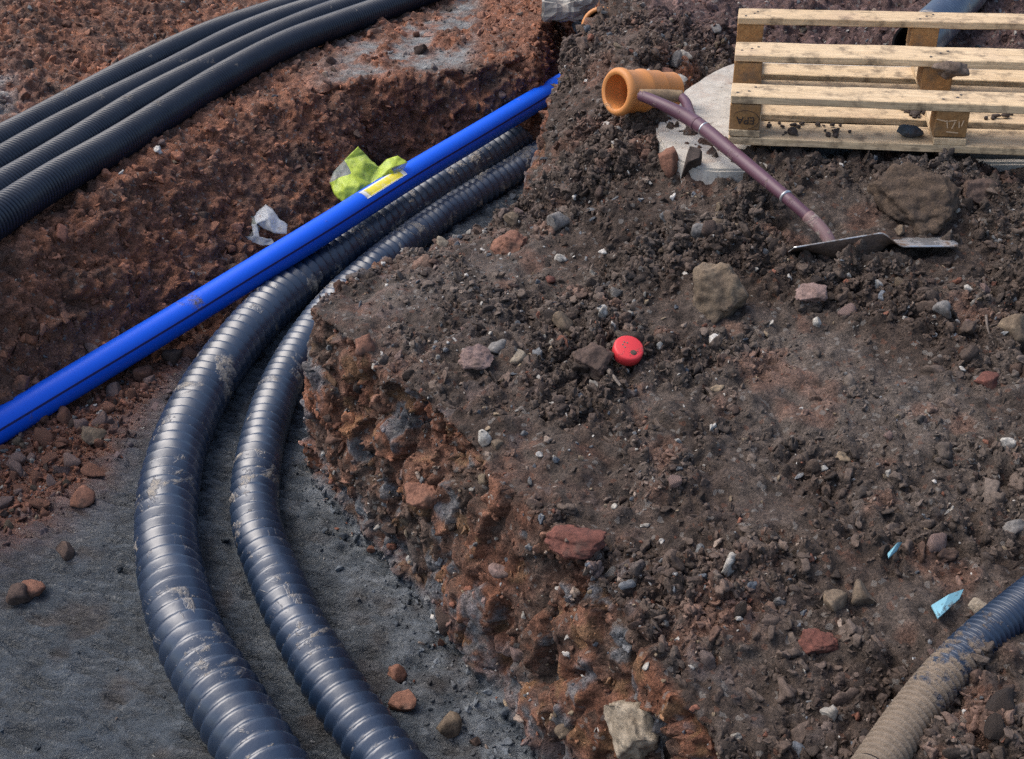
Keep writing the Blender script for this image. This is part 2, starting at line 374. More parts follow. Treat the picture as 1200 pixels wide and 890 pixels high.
    foot = np.exp(-np.clip(-sm - np.interp(x, [-.55, 0, .3], [.05, .22, .3]), 0, 9) / .10) * (y < 2.7); cf = mixc(cf, C_BLUE * 1.25, np.clip(foot * (.5 + 1.4 * n2), 0, .9))
    rub = np.exp(-(np.clip(blue_side(x, y), 0, 9) / .42) ** 2) * (1 - sstep(-1.18, -.98, x)) + 1.2 * np.exp(-((x + 1.36) / .17) ** 2 - ((y - 2.60) / .26) ** 2) + .5 * np.exp(-(np.clip(blue_side(x, y), 0, 9) / .12) ** 2) * (1 - sstep(-.9, -.7, x)); rub = np.clip(rub, 0, 1); cf = mixc(cf, C_RED, np.clip(rub * 1.2 + rub * n2, 0, .9))
    cf = mixc(cf, C_RED * .8, np.clip((1 - sstep(-.1, .05, blue_side(x, y))) * (.35 + n2), 0, .7) * (x < -.5))
    col = mixc(mixc(cm, cw, steep), cb, bank); col = mixc(col, cf, fl)
    wet = np.clip(fl * (.55 + .6 * n1) + mound * smooth * .35 + .12, 0, 1)
    return V, np.clip(col, .01, 1), wet, dict(fl=fl, mound=mound, bank=bank, steep=steep, smooth=smooth, patch=np.clip(patch, .12, 1.5), foot=np.clip(foot, 0, 1), rub=rub, heap=heap, ledge=ledge)

def submesh(name, V, F, col, wet, mat):
    used = np.unique(F); remap = np.full(len(V), -1); remap[used] = np.arange(len(used))
    me = np_mesh(name, V[used], remap[F], mat, smooth=(name == 'trench_floor'))
    fattr(me, 'soil_col', np.c_[col[used], np.ones(len(used))], 'FLOAT_COLOR'); fattr(me, 'wet', wet[used])
    o = obj(name, me); o['kind'] = 'structure'; return o

LAND = {}; SCAT = {}
for key, args in (('near', (-1.9, 2.6, .75, 4.4, .011, .0052, keep_near)), ('far', (-3.4, 3.2, 1.5, 7.4, .016, .0098, keep_far))):
    V, F, N = build_land(*args); V, col, wet, mk = roughen(V, N)
    fF = mk['fl'][F].mean(1) > .5; fM = (~fF) & (mk['mound'][F].mean(1) > .5); fB = (~fF) & (~fM)
    if key == 'near':
        LAND['trench_floor'] = submesh('trench_floor', V, F[fF], col, wet, M_FLOOR); LAND['soil_mound'] = submesh('soil_mound', V, F[fM | fB], col, wet, M_SOIL)
    else:
        LAND['trench_bank'] = submesh('trench_bank', V, F[fB | fF], col, wet, M_SOIL); LAND['gravel_ground'] = submesh('gravel_ground', V, F[fM], col, wet, M_GRAVEL)
    E1 = V[F[:, 1]] - V[F[:, 0]]; E2 = V[F[:, 3]] - V[F[:, 0]]; nn = np.cross(E1, E2); A = np.linalg.norm(nn, axis=1); nn = nn / np.maximum(A, 1e-12)[:, None]
    SCAT[key] = dict(P=V[F].mean(1), N=nn, A=A, C=col[F].mean(1), **{q: mk[q][F].mean(1) for q in mk})
# coarser ground round about, beyond what the photograph shows
xs = np.arange(-3.9, 3.6, .024); ys = np.arange(.3, 7.7, .024); X, Y = np.meshgrid(xs, ys, indexing='ij'); Z = land(X, Y)[0]
ok = wide_view(X, Y, Z) & ~(keep_near(X, Y, Z, -.14) | keep_far(X, Y, Z, -.14)); cell = ok[:-1, :-1] | ok[1:, :-1] | ok[:-1, 1:] | ok[1:, 1:]
zx, zy = np.gradient(Z, .024); N = np.stack([-zx, -zy, np.ones_like(Z)], -1); N /= np.linalg.norm(N, axis=2, keepdims=True)
idx = np.arange(X.size).reshape(X.shape); F = np.stack([idx[:-1, :-1], idx[1:, :-1], idx[1:, 1:], idx[:-1, 1:]], -1)[cell]; used = np.unique(F); remap = np.full(X.size, -1); remap[used] = np.arange(len(used))
V = np.c_[X.ravel(), Y.ravel(), Z.ravel()][used].astype(np.float32); V, col, wet, mk = roughen(V, N.reshape(-1, 3)[used].astype(np.float32)); V[:, 2] -= .006 * (keep_near(*V.T, -.03) | keep_far(*V.T, -.03))
submesh('outer_ground', V, remap[F], col, wet, M_SOIL)
# ground sheet on to the horizon, a little under the modelled land
gx = np.r_[-900, -300, -100, -40, -18, -10, np.arange(-7, 7.01, .1), 10, 18, 40, 100, 300, 900]; gy = np.r_[-900, -300, -100, -40, -18, -10, np.arange(-6, 12.01, .1), 18, 40, 100, 300, 900]
X, Y = np.meshgrid(gx, gy, indexing='ij'); Z = land(np.clip(X, -8, 5.5), np.clip(Y, -3, 8.5))[0]
Zm = Z.copy()
for dx in (-1, 0, 1):
    for dy in (-1, 0, 1): Zm = np.minimum(Zm, np.roll(np.roll(Z, dx, 0), dy, 1))
inv = wide_view(X, Y, Z); Z = np.where(inv, Zm - .09, np.minimum(Z, Zm + .1) - .03)
idx = np.arange(X.size).reshape(X.shape); F = np.stack([idx[:-1, :-1], idx[1:, :-1], idx[1:, 1:], idx[:-1, 1:]], -1).reshape(-1, 4)
me = np_mesh('ground', np.c_[X.ravel(), Y.ravel(), Z.ravel()], F, M_SOIL); fattr(me, 'soil_col', np.tile((.08, .058, .047, 1), (X.size, 1)), 'FLOAT_COLOR'); fattr(me, 'wet', np.zeros(X.size))
g = obj('ground', me); g['kind'] = 'structure'

bpy.context.view_layer.update(); DG = bpy.context.evaluated_depsgraph_get()
def hit(u, v):
    ok, p, n, *_ = SC.ray_cast(DG, Vector((0, 0, CAMH)), ray(u, v).normalized()); return p, n
def ground_z(x, y, top=3.0):
    ok, p, n, *_ = SC.ray_cast(DG, Vector((x, y, top)), Vector((0, 0, -1))); return p.z

# ------------------------------------------------------------------ stones and clods
def ico(sub):
    bm = bmesh.new(); bmesh.ops.create_icosphere(bm, subdivisions=sub, radius=1.0)
    V = np.array([v.co[:] for v in bm.verts], np.float32); F = np.array([[v.index for v in f.verts] for f in bm.faces], np.int32); bm.free(); return V, F
ICO = {k: ico(k) for k in (1, 2, 3, 4, 5)}
def rock(sub, seed, planes=9, cut=(.55, .9), squash=(1, .85, .7), rough=.12):
    rg = np.random.default_rng(seed); V, F = ICO[sub]; V = V.copy()
    for _ in range(planes):
        n = rg.normal(size=3); n /= np.linalg.norm(n); c = rg.uniform(*cut); t = V @ n - c
        V = V - np.maximum(t, 0)[:, None] * n * .97
    nrm = V / np.linalg.norm(V, axis=1, keepdims=True); off = np.float32(seed * 3.7 % 97)
    V = V * rg.uniform(.7, 1.15, 3).astype(np.float32)
    if sub >= 3: V = V + nrm * (rough * fbm(V + off, .8, seed, 2) + rough * .45 * fbm(V + off, .25, seed + 5, 3))[:, None]
    elif sub == 2: V = V + nrm * (rough * pnoise(V + off, .7, seed))[:, None]
    V = V * np.array(squash, np.float32); V = V / np.abs(V).max(); return V.astype(np.float32), F

def crumb_template(k, flat):
    rg = np.random.default_rng(k); V, F = rock(3, 900 + k, 5, (.30, .70), (1, .85, .7), .34); nv = V / np.linalg.norm(V, axis=1, keepdims=True)
    f1_, f2_, r_ = cells((V + k * 3).astype(np.float32), .55, k); V = V + nv * ((.34 if not flat else .1) * (r_ - .5) * sstep(0, .25, f2_ - f1_))[:, None]
    return (V * (rg.uniform(.75, 1.2, 3) * (1, 1, .55 if flat else 1))).astype(np.float32), F
def crumb_collection():
    c = bpy.data.collections.new('crumb_shapes')
    for k in range(20):
        V, F = crumb_template(k, k % 4 == 3); c.objects.link(bpy.data.objects.new('crumb_shape', np_mesh('crumb_shape', V, F, M_CRUMB, smooth=False)))
    return c
def crumb_nodes(coll):
    g = bpy.data.node_groups.new('crumbs', 'GeometryNodeTree'); g.interface.new_socket('Geometry', in_out='INPUT', socket_type='NodeSocketGeometry'); g.interface.new_socket('Geometry', in_out='OUTPUT', socket_type='NodeSocketGeometry')
    n = g.nodes; gi, go = n.new('NodeGroupInput'), n.new('NodeGroupOutput'); ip = n.new('GeometryNodeInstanceOnPoints'); ci = n.new('GeometryNodeCollectionInfo')
    ci.inputs['Collection'].default_value = coll; ci.inputs['Separate Children'].default_value = True; ci.inputs['Reset Children'].default_value = True
    def na(name, typ):
        a = n.new('GeometryNodeInputNamedAttribute'); a.data_type = typ; a.inputs['Name'].default_value = name; return a.outputs[0]
    er = n.new('FunctionNodeEulerToRotation'); l = g.links
    l.new(na('turn', 'FLOAT_VECTOR'), er.inputs[0]); l.new(gi.outputs[0], ip.inputs['Points']); l.new(ci.outputs[0], ip.inputs['Instance']); ip.inputs['Pick Instance'].default_value = True
    l.new(na('shape', 'INT'), ip.inputs['Instance Index']); l.new(er.outputs[0], ip.inputs['Rotation']); l.new(na('size', 'FLOAT_VECTOR'), ip.inputs['Scale']); l.new(ip.outputs[0], go.inputs[0]); return g
def scatter(name, S, parent, count, weight, sizes, seed, stone_p=.05, embed=.12, dens_col=1.0, power=2.1):
    """soil crumbs and grit lying all over a piece of ground: one object of kind stuff"""
    rg = np.random.default_rng(seed); w = S['A'] * weight; w = w / w.sum()
    I = rg.choice(len(w), count, p=w); N = S['N'][I]; C = S['C'][I].copy()
    r = np.minimum(sizes[0] * (rg.pareto(power, count) + 1), sizes[1]); P = S['P'][I] + N * (r * embed)[:, None]
    C = C * rg.uniform(.55, 1.6, count)[:, None] * dens_col
    pal = np.array([(.33, .30, .26), (.24, .18, .12), (.20, .085, .055), (.17, .17, .17), (.45, .42, .38), (.12, .13, .145), (.26, .2, .16)])
    st = rg.random(count) < stone_p; C[st] = pal[rg.integers(0, len(pal), st.sum())] * rg.uniform(.55, 1.1, st.sum())[:, None]
    me = bpy.data.meshes.new(name); me.vertices.add(count); me.vertices.foreach_set('co', P.astype(np.float32).ravel())
    me.attributes.new('turn', 'FLOAT_VECTOR', 'POINT').data.foreach_set('vector', rg.uniform(0, 6.283, (count, 3)).astype(np.float32).ravel())
    me.attributes.new('size', 'FLOAT_VECTOR', 'POINT').data.foreach_set('vector', (r[:, None] * rg.uniform(.55, 1.2, (count, 3))).astype(np.float32).ravel())
    me.attributes.new('shape', 'INT', 'POINT').data.foreach_set('value', rg.integers(0, 20, count).astype(np.int32)); fattr(me, 'soil_col', np.c_[np.clip(C, .008, 1), np.ones(count)], 'FLOAT_COLOR')
    o = obj(name, me, parent); o['kind'] = 'stuff'; md = o.modifiers.new('crumbs', 'NODES'); md.node_group = CRUMB_NODES; return o

def crumb_material(inst):
    m, nt, b = mat_new('soil_crumb'); k = NB(nt); v = k.coord('Object')
    if inst:
        gp = k.n('ShaderNodeNewGeometry'); v = gp.outputs['Position']
    at_ = k.n('ShaderNodeAttribute', attribute_name='soil_col')
    if inst: at_.attribute_type = 'INSTANCER'
    c = k.mix(1.0, at_.outputs['Color'], k.ramp(k.noise(v, 160, 3, .6), [(.25, .6), (.75, 1.45)]), 'MULTIPLY')
    k.l(c, b.inputs['Base Color']); b.inputs['Roughness'].default_value = .78; b.inputs['Specular IOR Level'].default_value = .25
    k.l(k.bump(k.noise(v, 220, 4, .7), .7, .004), b.inputs['Normal']); return m
M_CRUMB = crumb_material(True); M_CRUMB1 = crumb_material(False); CRUMB_NODES = crumb_nodes(crumb_collection())
Sn, Sf = SCAT['near'], SCAT['far']
def vis(S, e=85):
    u, v = project(*S['P'].T); return ((u > -e) & (u < 1200 + e) & (v > -e) & (v < 890 + e)).astype(np.float32)
vn, vf = vis(Sn), vis(Sf)
ub, vb = project(*Sn['P'].T); vn *= 1 - ((ub > 925) & (ub < 1140) & (vb > 255) & (vb < 306)) * .93          # trodden flat where the shovel blade lies
slab_px = [(769, 150), (777, 133), (792, 115), (812, 98), (836, 84), (866, 73), (950, 58), (1250, 66), (1300, 192), (1040, 190), (935, 199), (842, 199), (800, 190), (776, 170)]; ZS = .215
def round_px(L, n=6):
    out = []
    for i in range(len(L)):
        p0, p1, p2, p3 = (np.array(L[(i + q) % len(L)], float) for q in (-1, 0, 1, 2))
        if p1[0] > 900 or p2[0] > 960: out.append(tuple(p1)); continue
        out += [tuple(.5 * (2 * p1 + (p2 - p0) * t + (2 * p0 - 5 * p1 + 4 * p2 - p3) * t * t + (3 * p1 - p0 - 3 * p2 + p3) * t ** 3)) for t in np.arange(n) / n]
    return out
SLAB = [tuple(at(u, v, ZS)[:2]) for u, v in round_px(slab_px)]
for S_, v_ in ((Sn, vn), (Sf, vf)): v_ *= (poly_sd(S_['P'][:, 0], S_['P'][:, 1], SLAB) < -.01)
mw = vn * (1 - Sn['fl']) * (1 - .80 * Sn['smooth']) * (1 - .88 * Sn['steep']) * (.6 + .9 * Sn['heap'])
scatter('soil_crumbs', Sn, LAND['soil_mound'], 52000, mw * Sn['patch'] ** 1.9, (.0032, .018), 1)
scatter('soil_clods', Sn, LAND['soil_mound'], 5600, mw * Sn['patch'] ** 2.0, (.0085, .026), 6, stone_p=.03, embed=-.1, power=2.6)
scatter('stone_chips', Sn, LAND['soil_mound'], 5000, vn * (1 - Sn['fl']) * (.15 + np.exp(-np.abs(Sn['P'][:, 0] + .1) / .4)), (.0035, .012), 8, stone_p=.45, embed=.2)
scatter('floor_grit', Sn, LAND['trench_floor'], 3400, vn * Sn['fl'] * (.012 + 3 * Sn['rub'] ** 2), (.004, .016), 2, stone_p=.15)
scatter('spilled_crumbs', Sn, LAND['trench_floor'], 1700, vn * Sn['fl'] * Sn['foot'] ** 1.8, (.0036, .014), 7, dens_col=.9, stone_p=.12)
scatter('bank_crumbs', Sf, LAND['trench_bank'], 17000, vf * (Sf['bank'] * (1 - .8 * Sf['ledge']) + .6 * Sf['fl']), (.0050, .026), 3, dens_col=1.1)
scatter('gravel_stones', Sf, LAND['gravel_ground'], 6500, vf * Sf['mound'], (.0065, .028), 4, stone_p=.16, dens_col=1.15)

# single clods and broken stones that can be told apart, parts of the ground they lie in
CLOD_MESH = {}
def clod_mesh(kind, k):
    if (kind, k) not in CLOD_MESH:
        V, F = rock(3, 300 + k * 7, 11, (.34, .66), (1, .86, .72), .14); CLOD_MESH[kind, k] = np_mesh(kind + '_piece', V, F, STONE[kind], smooth=False)
    return CLOD_MESH[kind, k]
def pieces(name, S, parent, count, weight, size, kinds, seed, embed=.3):
    rg = np.random.default_rng(seed); w = S['A'] * weight; w = w / w.sum(); I = rg.choice(len(w), count, p=w, replace=False)
    for i in I:
        r = min(size[0] * (rg.pareto(2.0) + 1), size[1]); kd = kinds[rg.integers(len(kinds))]
        o = bpy.data.objects.new(name, clod_mesh(kd, int(rg.integers(6)))); o.location = S['P'][i] + S['N'][i] * r * embed
        o.scale = (r, r * rg.uniform(.8, 1), r * rg.uniform(.75, 1)); o.rotation_euler = rg.uniform(0, 6.28, 3); link(o, parent)
pieces('clod', Sn, LAND['soil_mound'], 200, vn * (1 - Sn['fl']) * (1 - .9 * Sn['smooth']) * (1 - Sn['steep']) * Sn['patch'] ** 2, (.011, .030), ['dark', 'dark', 'dark', 'brown', 'brown', 'grey', 'tan', 'pink'], 11)
pieces('wall_stone', Sn, LAND['soil_mound'], 95, vn * (1 - Sn['fl']) * Sn['steep'], (.013, .036), ['brown', 'brown', 'red', 'pink', 'dark'], 12, .05)
pieces('rubble_stone', Sn, LAND['trench_floor'], 150, vn * Sn['fl'] * (Sn['rub'] ** 2 + .0002 + .02 * Sn['foot'] ** 2), (.014, .038), ['red', 'red', 'red', 'brown', 'pink', 'tan'], 13, .35)
pieces('bank_stone', Sf, LAND['trench_bank'], 110, vf * Sf['bank'] * (1 - .8 * Sf['ledge']), (.015, .045), ['red', 'red', 'brown', 'brown', 'pink', 'tan'], 14, .2)
pieces('gravel_stone', Sf, LAND['gravel_ground'], 60, vf * Sf['mound'], (.016, .034), ['brown', 'pink', 'red', 'grey', 'pale'], 15, .3)

HERO = [  # u, v, width px, height px, kind, name, label, category
 (848, 345, 76, 80, 'tan', 'boulder', 'large rough tan boulder sitting alone on the dark mound below the shovel', 'boulder'),
 (652, 262, 34, 28, 'grey', 'stone', 'flat pale grey triangular stone on the mound, pointed end down', 'stone'),
 (659, 379, 26, 25, 'tan', 'stone', 'rounded tan stone above and left of the red cap', 'stone'),
 (694, 424, 50, 52, 'brown', 'stone', 'angular dark brown stone leaning against the red cap', 'stone'),
 (554, 422, 50, 30, 'pink', 'stone', 'flat pinkish grey stone near the edge of the cut wall', 'stone'),
 (606, 420, 24, 20, 'pale', 'stone', 'small pale stone just right of the flat pinkish stone', 'stone'),
 (584, 408, 26, 16, 'grey', 'stone', 'small grey stone touching the upper right of the flat pinkish stone', 'stone'),
 (567, 513, 19, 27, 'white', 'stone', 'upright cream white stone stuck in the top of the cut wall', 'stone'),
 (583, 522, 15, 12, 'tan', 'stone', 'little ochre stone beside the cream white stone in the wall', 'stone'),
 (106, 511, 36, 25, 'tan', 'stone', 'tan rounded stone on the grey trench floor near the blue pipe', 'stone'),
 (97, 585, 32, 27, 'red', 'stone', 'orange red angular stone on the wet grey trench floor', 'stone'),
 (79, 646, 27, 25, 'brown', 'stone', 'blocky brown stone alone on the wet floor left of the thick duct', 'stone'),
 (20, 700, 30, 30, 'brown', 'stone', 'brown stone at the left edge, lower of the touching pair', 'stone'),
 (37, 692, 34, 22, 'red', 'stone', 'reddish stone at the left edge, upper of the touching pair', 'stone'),
 (742, 858, 70, 96, 'pale', 'boulder', 'long pale crusty rock leaning out of the wall foot at the bottom edge', 'boulder'),
 (527, 853, 32, 33, 'tan', 'stone', 'square yellowish stone on the grey floor beside the thin trench duct', 'stone'),
 (468, 791, 29, 24, 'red', 'stone', 'upper of two reddish stones beside the thin duct near the wall foot', 'stone'),
 (471, 822, 36, 24, 'red', 'stone', 'lower of two reddish stones beside the thin duct near the wall foot', 'stone'),
 (1148, 226, 46, 36, 'brown', 'boulder', 'brown split rock on the rubble at the right, below the pallet', 'boulder'),
 (1072, 238, 104, 76, 'earth', 'earth_lump', 'big crusted lump of earth behind the shovel blade', 'earth lump'),
 (785, 194, 28, 42, 'red', 'stone', 'reddish rough stone standing against the corner of the concrete slab', 'stone'),
 (809, 191, 24, 44, 'dark', 'clod', 'dark upright clod of soil beside the slab corner', 'clod'),
 (1010, 698, 36, 34, 'tan', 'stone', 'angular tan stone, right one of the pair left of the blue shard', 'stone'),
 (978, 705, 34, 30, 'tan', 'stone', 'angular tan stone, left one of the pair left of the blue shard', 'stone'),
 (955, 756, 52, 40, 'brick', 'stone', 'brick red stone half buried below the pair of tan stones', 'stone'),
 (913, 706, 20, 22, 'grey', 'stone', 'small grey stone left of the pair of tan stones', 'stone'),
 (840, 263, 22, 20, 'tan', 'stone', 'blocky tan stone above the large boulder', 'stone'),
 (820, 272, 22, 20, 'grey', 'stone', 'grey brown stone touching the blocky tan stone above the boulder', 'stone'),
 (1105, 364, 24, 22, 'grey', 'stone', 'grey tan stone on the mound to the right, below the blade tip', 'stone'),
 (1190, 385, 36, 34, 'tan', 'stone', 'tan brown stone cut by the right edge of the picture', 'stone'),
 (1155, 446, 36, 17, 'brick', 'stone', 'flat brick red stone pressed into the smooth mud at the right', 'stone'),
 (1179, 519, 20, 16, 'white', 'stone', 'bright white stone flake on the smooth mud at the right edge', 'stone'),
 (1188, 618, 32, 18, 'grey', 'stone', 'long grey stone at the right edge above the muddy duct', 'stone'),
 (1147, 711, 34, 18, 'pale', 'stone', 'pale flat stone between the blue shard and the muddy duct', 'stone'),
 (792, 72, 20, 25, 'grey', 'stone', 'oblong grey brown stone on the heap above the concrete slab', 'stone'),
 (776, 84, 26, 10, 'red', 'stone', 'thin reddish stone just above the orange pipe', 'stone'),
 (837, 36, 22, 16, 'grey', 'stone', 'grey stone on top of the heap left of the pallet', 'stone'),
 (602, 255, 24, 16, 'tan', 'stone', 'tan stone at the mound edge above the thin trench duct', 'stone'),
 (596, 287, 46, 32, 'red', 'stone', 'cracked red brown stone block at the mound edge behind the grey triangular stone', 'stone'),
 (658, 303, 17, 13, 'white', 'stone', 'small cream pebble below the grey triangular stone', 'stone'),
 (646, 329, 15, 12, 'brick', 'stone', 'small brick red chip below the cream pebble', 'stone'),
 (492, 282, 18, 13, 'pale', 'stone', 'leftmost pale rubble stone on the mound edge beside the thin duct', 'stone'),
 (504, 277, 17, 14, 'pale', 'stone', 'middle pale rubble stone on the mound edge beside the thin duct', 'stone'),
 (517, 284, 18, 12, 'pale', 'stone', 'rightmost pale rubble stone on the mound edge beside the thin duct', 'stone'),
 (952, 346, 42, 22, 'pink', 'stone', 'flat pinkish stone with a rusty spot right of the large boulder', 'stone'),
 (1027, 332, 16, 11, 'white', 'stone', 'small white stone under the shovel blade', 'stone'),
 (957, 378, 13, 12, 'white', 'stone', 'small white cube of stone right of and below the large boulder', 'stone'),
 (966, 549, 10, 9, 'white', 'stone', 'tiny white pebble on the crumbly soil in the middle right', 'stone'),
 (1136, 338, 17, 12, 'white', 'stone', 'small white stone on the mound right of the shovel blade tip', 'stone'),
 (1055, 272, 13, 15, 'tan', 'stone', 'small orange tan stone standing behind the shovel blade', 'stone'),
 (673, 633, 76, 26, 'brick', 'stone', 'long red slab of stone jutting from the cut wall', 'stone'),
 (587, 668, 30, 14, 'pink', 'stone', 'small pink flat stone sticking out of the cut wall', 'stone'),
 (479, 607, 26, 18, 'tan', 'stone', 'tan angular stone low in the cut wall', 'stone'),
 (498, 578, 50, 40, 'red', 'stone', 'large reddish lump of stone bulging from the cut wall', 'stone'),
 (607, 762, 24, 30, 'pink', 'stone', 'pink pointed stone in the lower part of the cut wall', 'stone'),
 (662, 860, 26, 18, 'tan', 'stone', 'tan stone at the wall foot left of the long pale rock', 'stone'),
 (425, 405, 30, 26, 'red', 'stone', 'orange brown stone set in the corner of the cut mound', 'stone'),
 (28, 111, 16, 18, 'red', 'stone', 'orange stone on the red heap just above the farthest duct at the left', 'stone'),
 (24, 447, 26, 20, 'red', 'stone', 'smooth reddish stone above the blue pipe at the left edge', 'stone'),
 (1028, 152, 22, 17, 'dark', 'clod', 'dark clod lying behind the front board of the pallet', 'clod'),
]
HERO = [h for h in HERO if h[0] != 1028]
for i, (u, v, w, h, kd, name, label, cat) in enumerate(HERO):
    p, n = hit(u, v + h * .30); d = (p - cam.location).dot(Vector((0, CP, -SP)))
    sx = w / FPX * d * .5; sz = h / FPX * d * .5 * 1.08; sub = 5 if w > 40 else 3
    V, F = rock(sub, 500 + i, 4 if name == 'earth_lump' else 12, (.42, .74), (1, .9, 1), .20 if sub == 5 else .13); ext = np.abs(V).max(0); V = V / ext
    if sub == 5:
        nv = V / np.linalg.norm(V, axis=1, keepdims=True); f1_, f2_, r_ = cells((V + i).astype(np.float32), .42, 40 + i); crumbly = 1.5 if cat in ('earth lump', 'clod') else .8
        V = V + nv * (crumbly * (.10 * (r_ - .5) * sstep(0, .2, f2_ - f1_) + .07 * fbm((V + i).astype(np.float32), .22, i, 3, .6)))[:, None]
    V = V * np.array((sx, (sx + sz) * .5, sz))
    a = PITCH * .6; R = np.array([[1, 0, 0], [0, math.cos(a), math.sin(a)], [0, -math.sin(a), math.cos(a)]]); V = V @ R
    me = np_mesh(name, V, F, STONE[kd], smooth=False)
    c = p - ray(u, v + h * .3) * 0 + Vector((0, 0, 0)); q = ray(u, v); t = d + sz * .15
    o = obj(name, me, None, cam.location + q * t, (0, 0, 0)); tag(o, label, cat)


# ------------------------------------------------------------------ ducts and pipes
def catmull(pts, step):
    P = [Vector(p) for p in pts]; P = [P[0] * 2 - P[1]] + P + [P[-1] * 2 - P[-2]]; out = []
    for i in range(1, len(P) - 2):
        p0, p1, p2, p3 = P[i - 1:i + 3]; n = 24
        for k in range(n):
            t = k / n
            out.append(.5 * ((2 * p1) + (p2 - p0) * t + (2 * p0 - 5 * p1 + 4 * p2 - p3) * t * t + (3 * p1 - p0 - 3 * p2 + p3) * t ** 3))
    out.append(P[-2]); A = np.array([p[:] for p in out]); s = np.r_[0, np.cumsum(np.linalg.norm(np.diff(A, axis=0), axis=1))]
    # light smoothing before resampling at an even step
    q = np.linspace(0, s[-1], 160); B = np.stack([np.interp(q, s, A[:, k]) for k in range(3)], 1)
    for _ in range(12): B[1:-1] = B[1:-1] * .5 + .25 * (B[:-2] + B[2:])
    s = np.r_[0, np.cumsum(np.linalg.norm(np.diff(B, axis=0), axis=1))]; n = max(int(s[-1] / step), 8); q = np.linspace(0, s[-1], n)
    # cubic-ish smooth interpolation
    C = np.stack([np.interp(q, s, B[:, k]) for k in range(3)], 1); w = max(int(.05 / step), 1)
    ker = np.hanning(2 * w + 3)[1:-1]; ker /= ker.sum(); pad = np.pad(C, ((len(ker) // 2,) * 2, (0, 0)), mode='reflect', reflect_type='odd')
    C = np.stack([np.convolve(pad[:, k], ker, 'valid') for k in range(3)], 1); return C, q[:len(C)]
def tube(C, S, radius, seg, rfun=None, up=Vector((0, 0, 1))):
    T = np.gradient(C, axis=0); T /= np.linalg.norm(T, axis=1, keepdims=True)
    U = np.array(up)[None] - T * (T @ np.array(up))[:, None]; U /= np.linalg.norm(U, axis=1, keepdims=True); B = np.cross(T, U)
    th = np.arange(seg) / seg * 2 * np.pi
    R = np.full((len(C), seg), radius) if rfun is None else rfun(S[:, None], th[None])
    V = C[:, None] + R[..., None] * (np.cos(th)[None, :, None] * U[:, None] + np.sin(th)[None, :, None] * B[:, None])
    n = len(C); idx = np.arange(n * seg).reshape(n, seg); nx = np.roll(idx, -1, 1)
    F = np.stack([idx[:-1], nx[:-1], nx[1:], idx[1:]], -1).reshape(-1, 4); return V.reshape(-1, 3), F, (T, U, B)
def plastic(name, col, rough=.35, spec=.5, dirt=(.14, .10, .07), dirt_amt=.62, dirt_scale=7., dust=0., ior=1.5):
    m, nt, b = mat_new(name); k = NB(nt); v = k.coord('Object')
    c = k.mix(k.ramp(k.noise(v, 3., 4), [(.35, 0.), (.65, dust)]), col, tuple(q * 1.6 + .02 for q in col))
    d = k.ramp(k.noise(v, dirt_scale, 6, .72, .6), [(dirt_amt, 0.), (dirt_amt + .06, 1.)])
    fine = k.ramp(k.noise(v, 60, 4, .7), [(.35, 0.), (.6, 1.)])
    mask = k.math('MULTIPLY', d, fine)
    mud = k.attr('mud', 'Fac'); mm = k.math('ADD', mud, k.math('MULTIPLY', k.math('SUBTRACT', k.noise(v, 45, 5, .7), .5), k.math('MULTIPLY', k.math('GREATER_THAN', mud, .01), 1.2)))
    mask = k.math('MAXIMUM', mask, k.ramp(mm, [(.42, 0.), (.58, 1.)]))
    c = k.mix(mask, c, k.mix(k.noise(v, 80, 4), tuple(q * .55 for q in dirt), tuple(q * 1.5 for q in dirt)))
    k.l(c, b.inputs['Base Color']); b.inputs['Specular IOR Level'].default_value = spec; b.inputs['IOR'].default_value = ior
    k.l(k.math('ADD', k.math('ADD', rough, k.math('MULTIPLY', k.noise(v, 18, 5, .7), .22)), k.math('MULTIPLY', mask, .4)), b.inputs['Roughness'])
    bp = k.bump(k.noise(v, 45, 4), .12, .004); bp = k.bump(k.math('MULTIPLY', mask, k.noise(v, 140, 4, .7)), .8, .004, bp); k.l(bp, b.inputs['Normal'])
    return m
M_DUCT = plastic('black_duct_plastic', (.006, .018, .042), .27, .55, (.30, .255, .20), .56, 7.0, .6, 1.8)
M_DUCT2 = plastic('dusty_duct_plastic', (.003, .008, .020), .29, .38, (.17, .145, .12), .64, 6.0, .3, 1.62)
M_DUCT3 = plastic('muddy_duct_plastic', (.006, .017, .040), .28, .5, (.17, .13, .095), .60, 9.0, .4, 1.5)
M_BLUE = plastic('blue_water_pipe', (.0, .095, .70), .30, .42, (.12, .10, .09), .63, 5.0, 0.)
M_BLACKIN = plastic('duct_inside', (.006, .006, .008), .6, .2, (.02, .02, .02), .8, 5, 0)

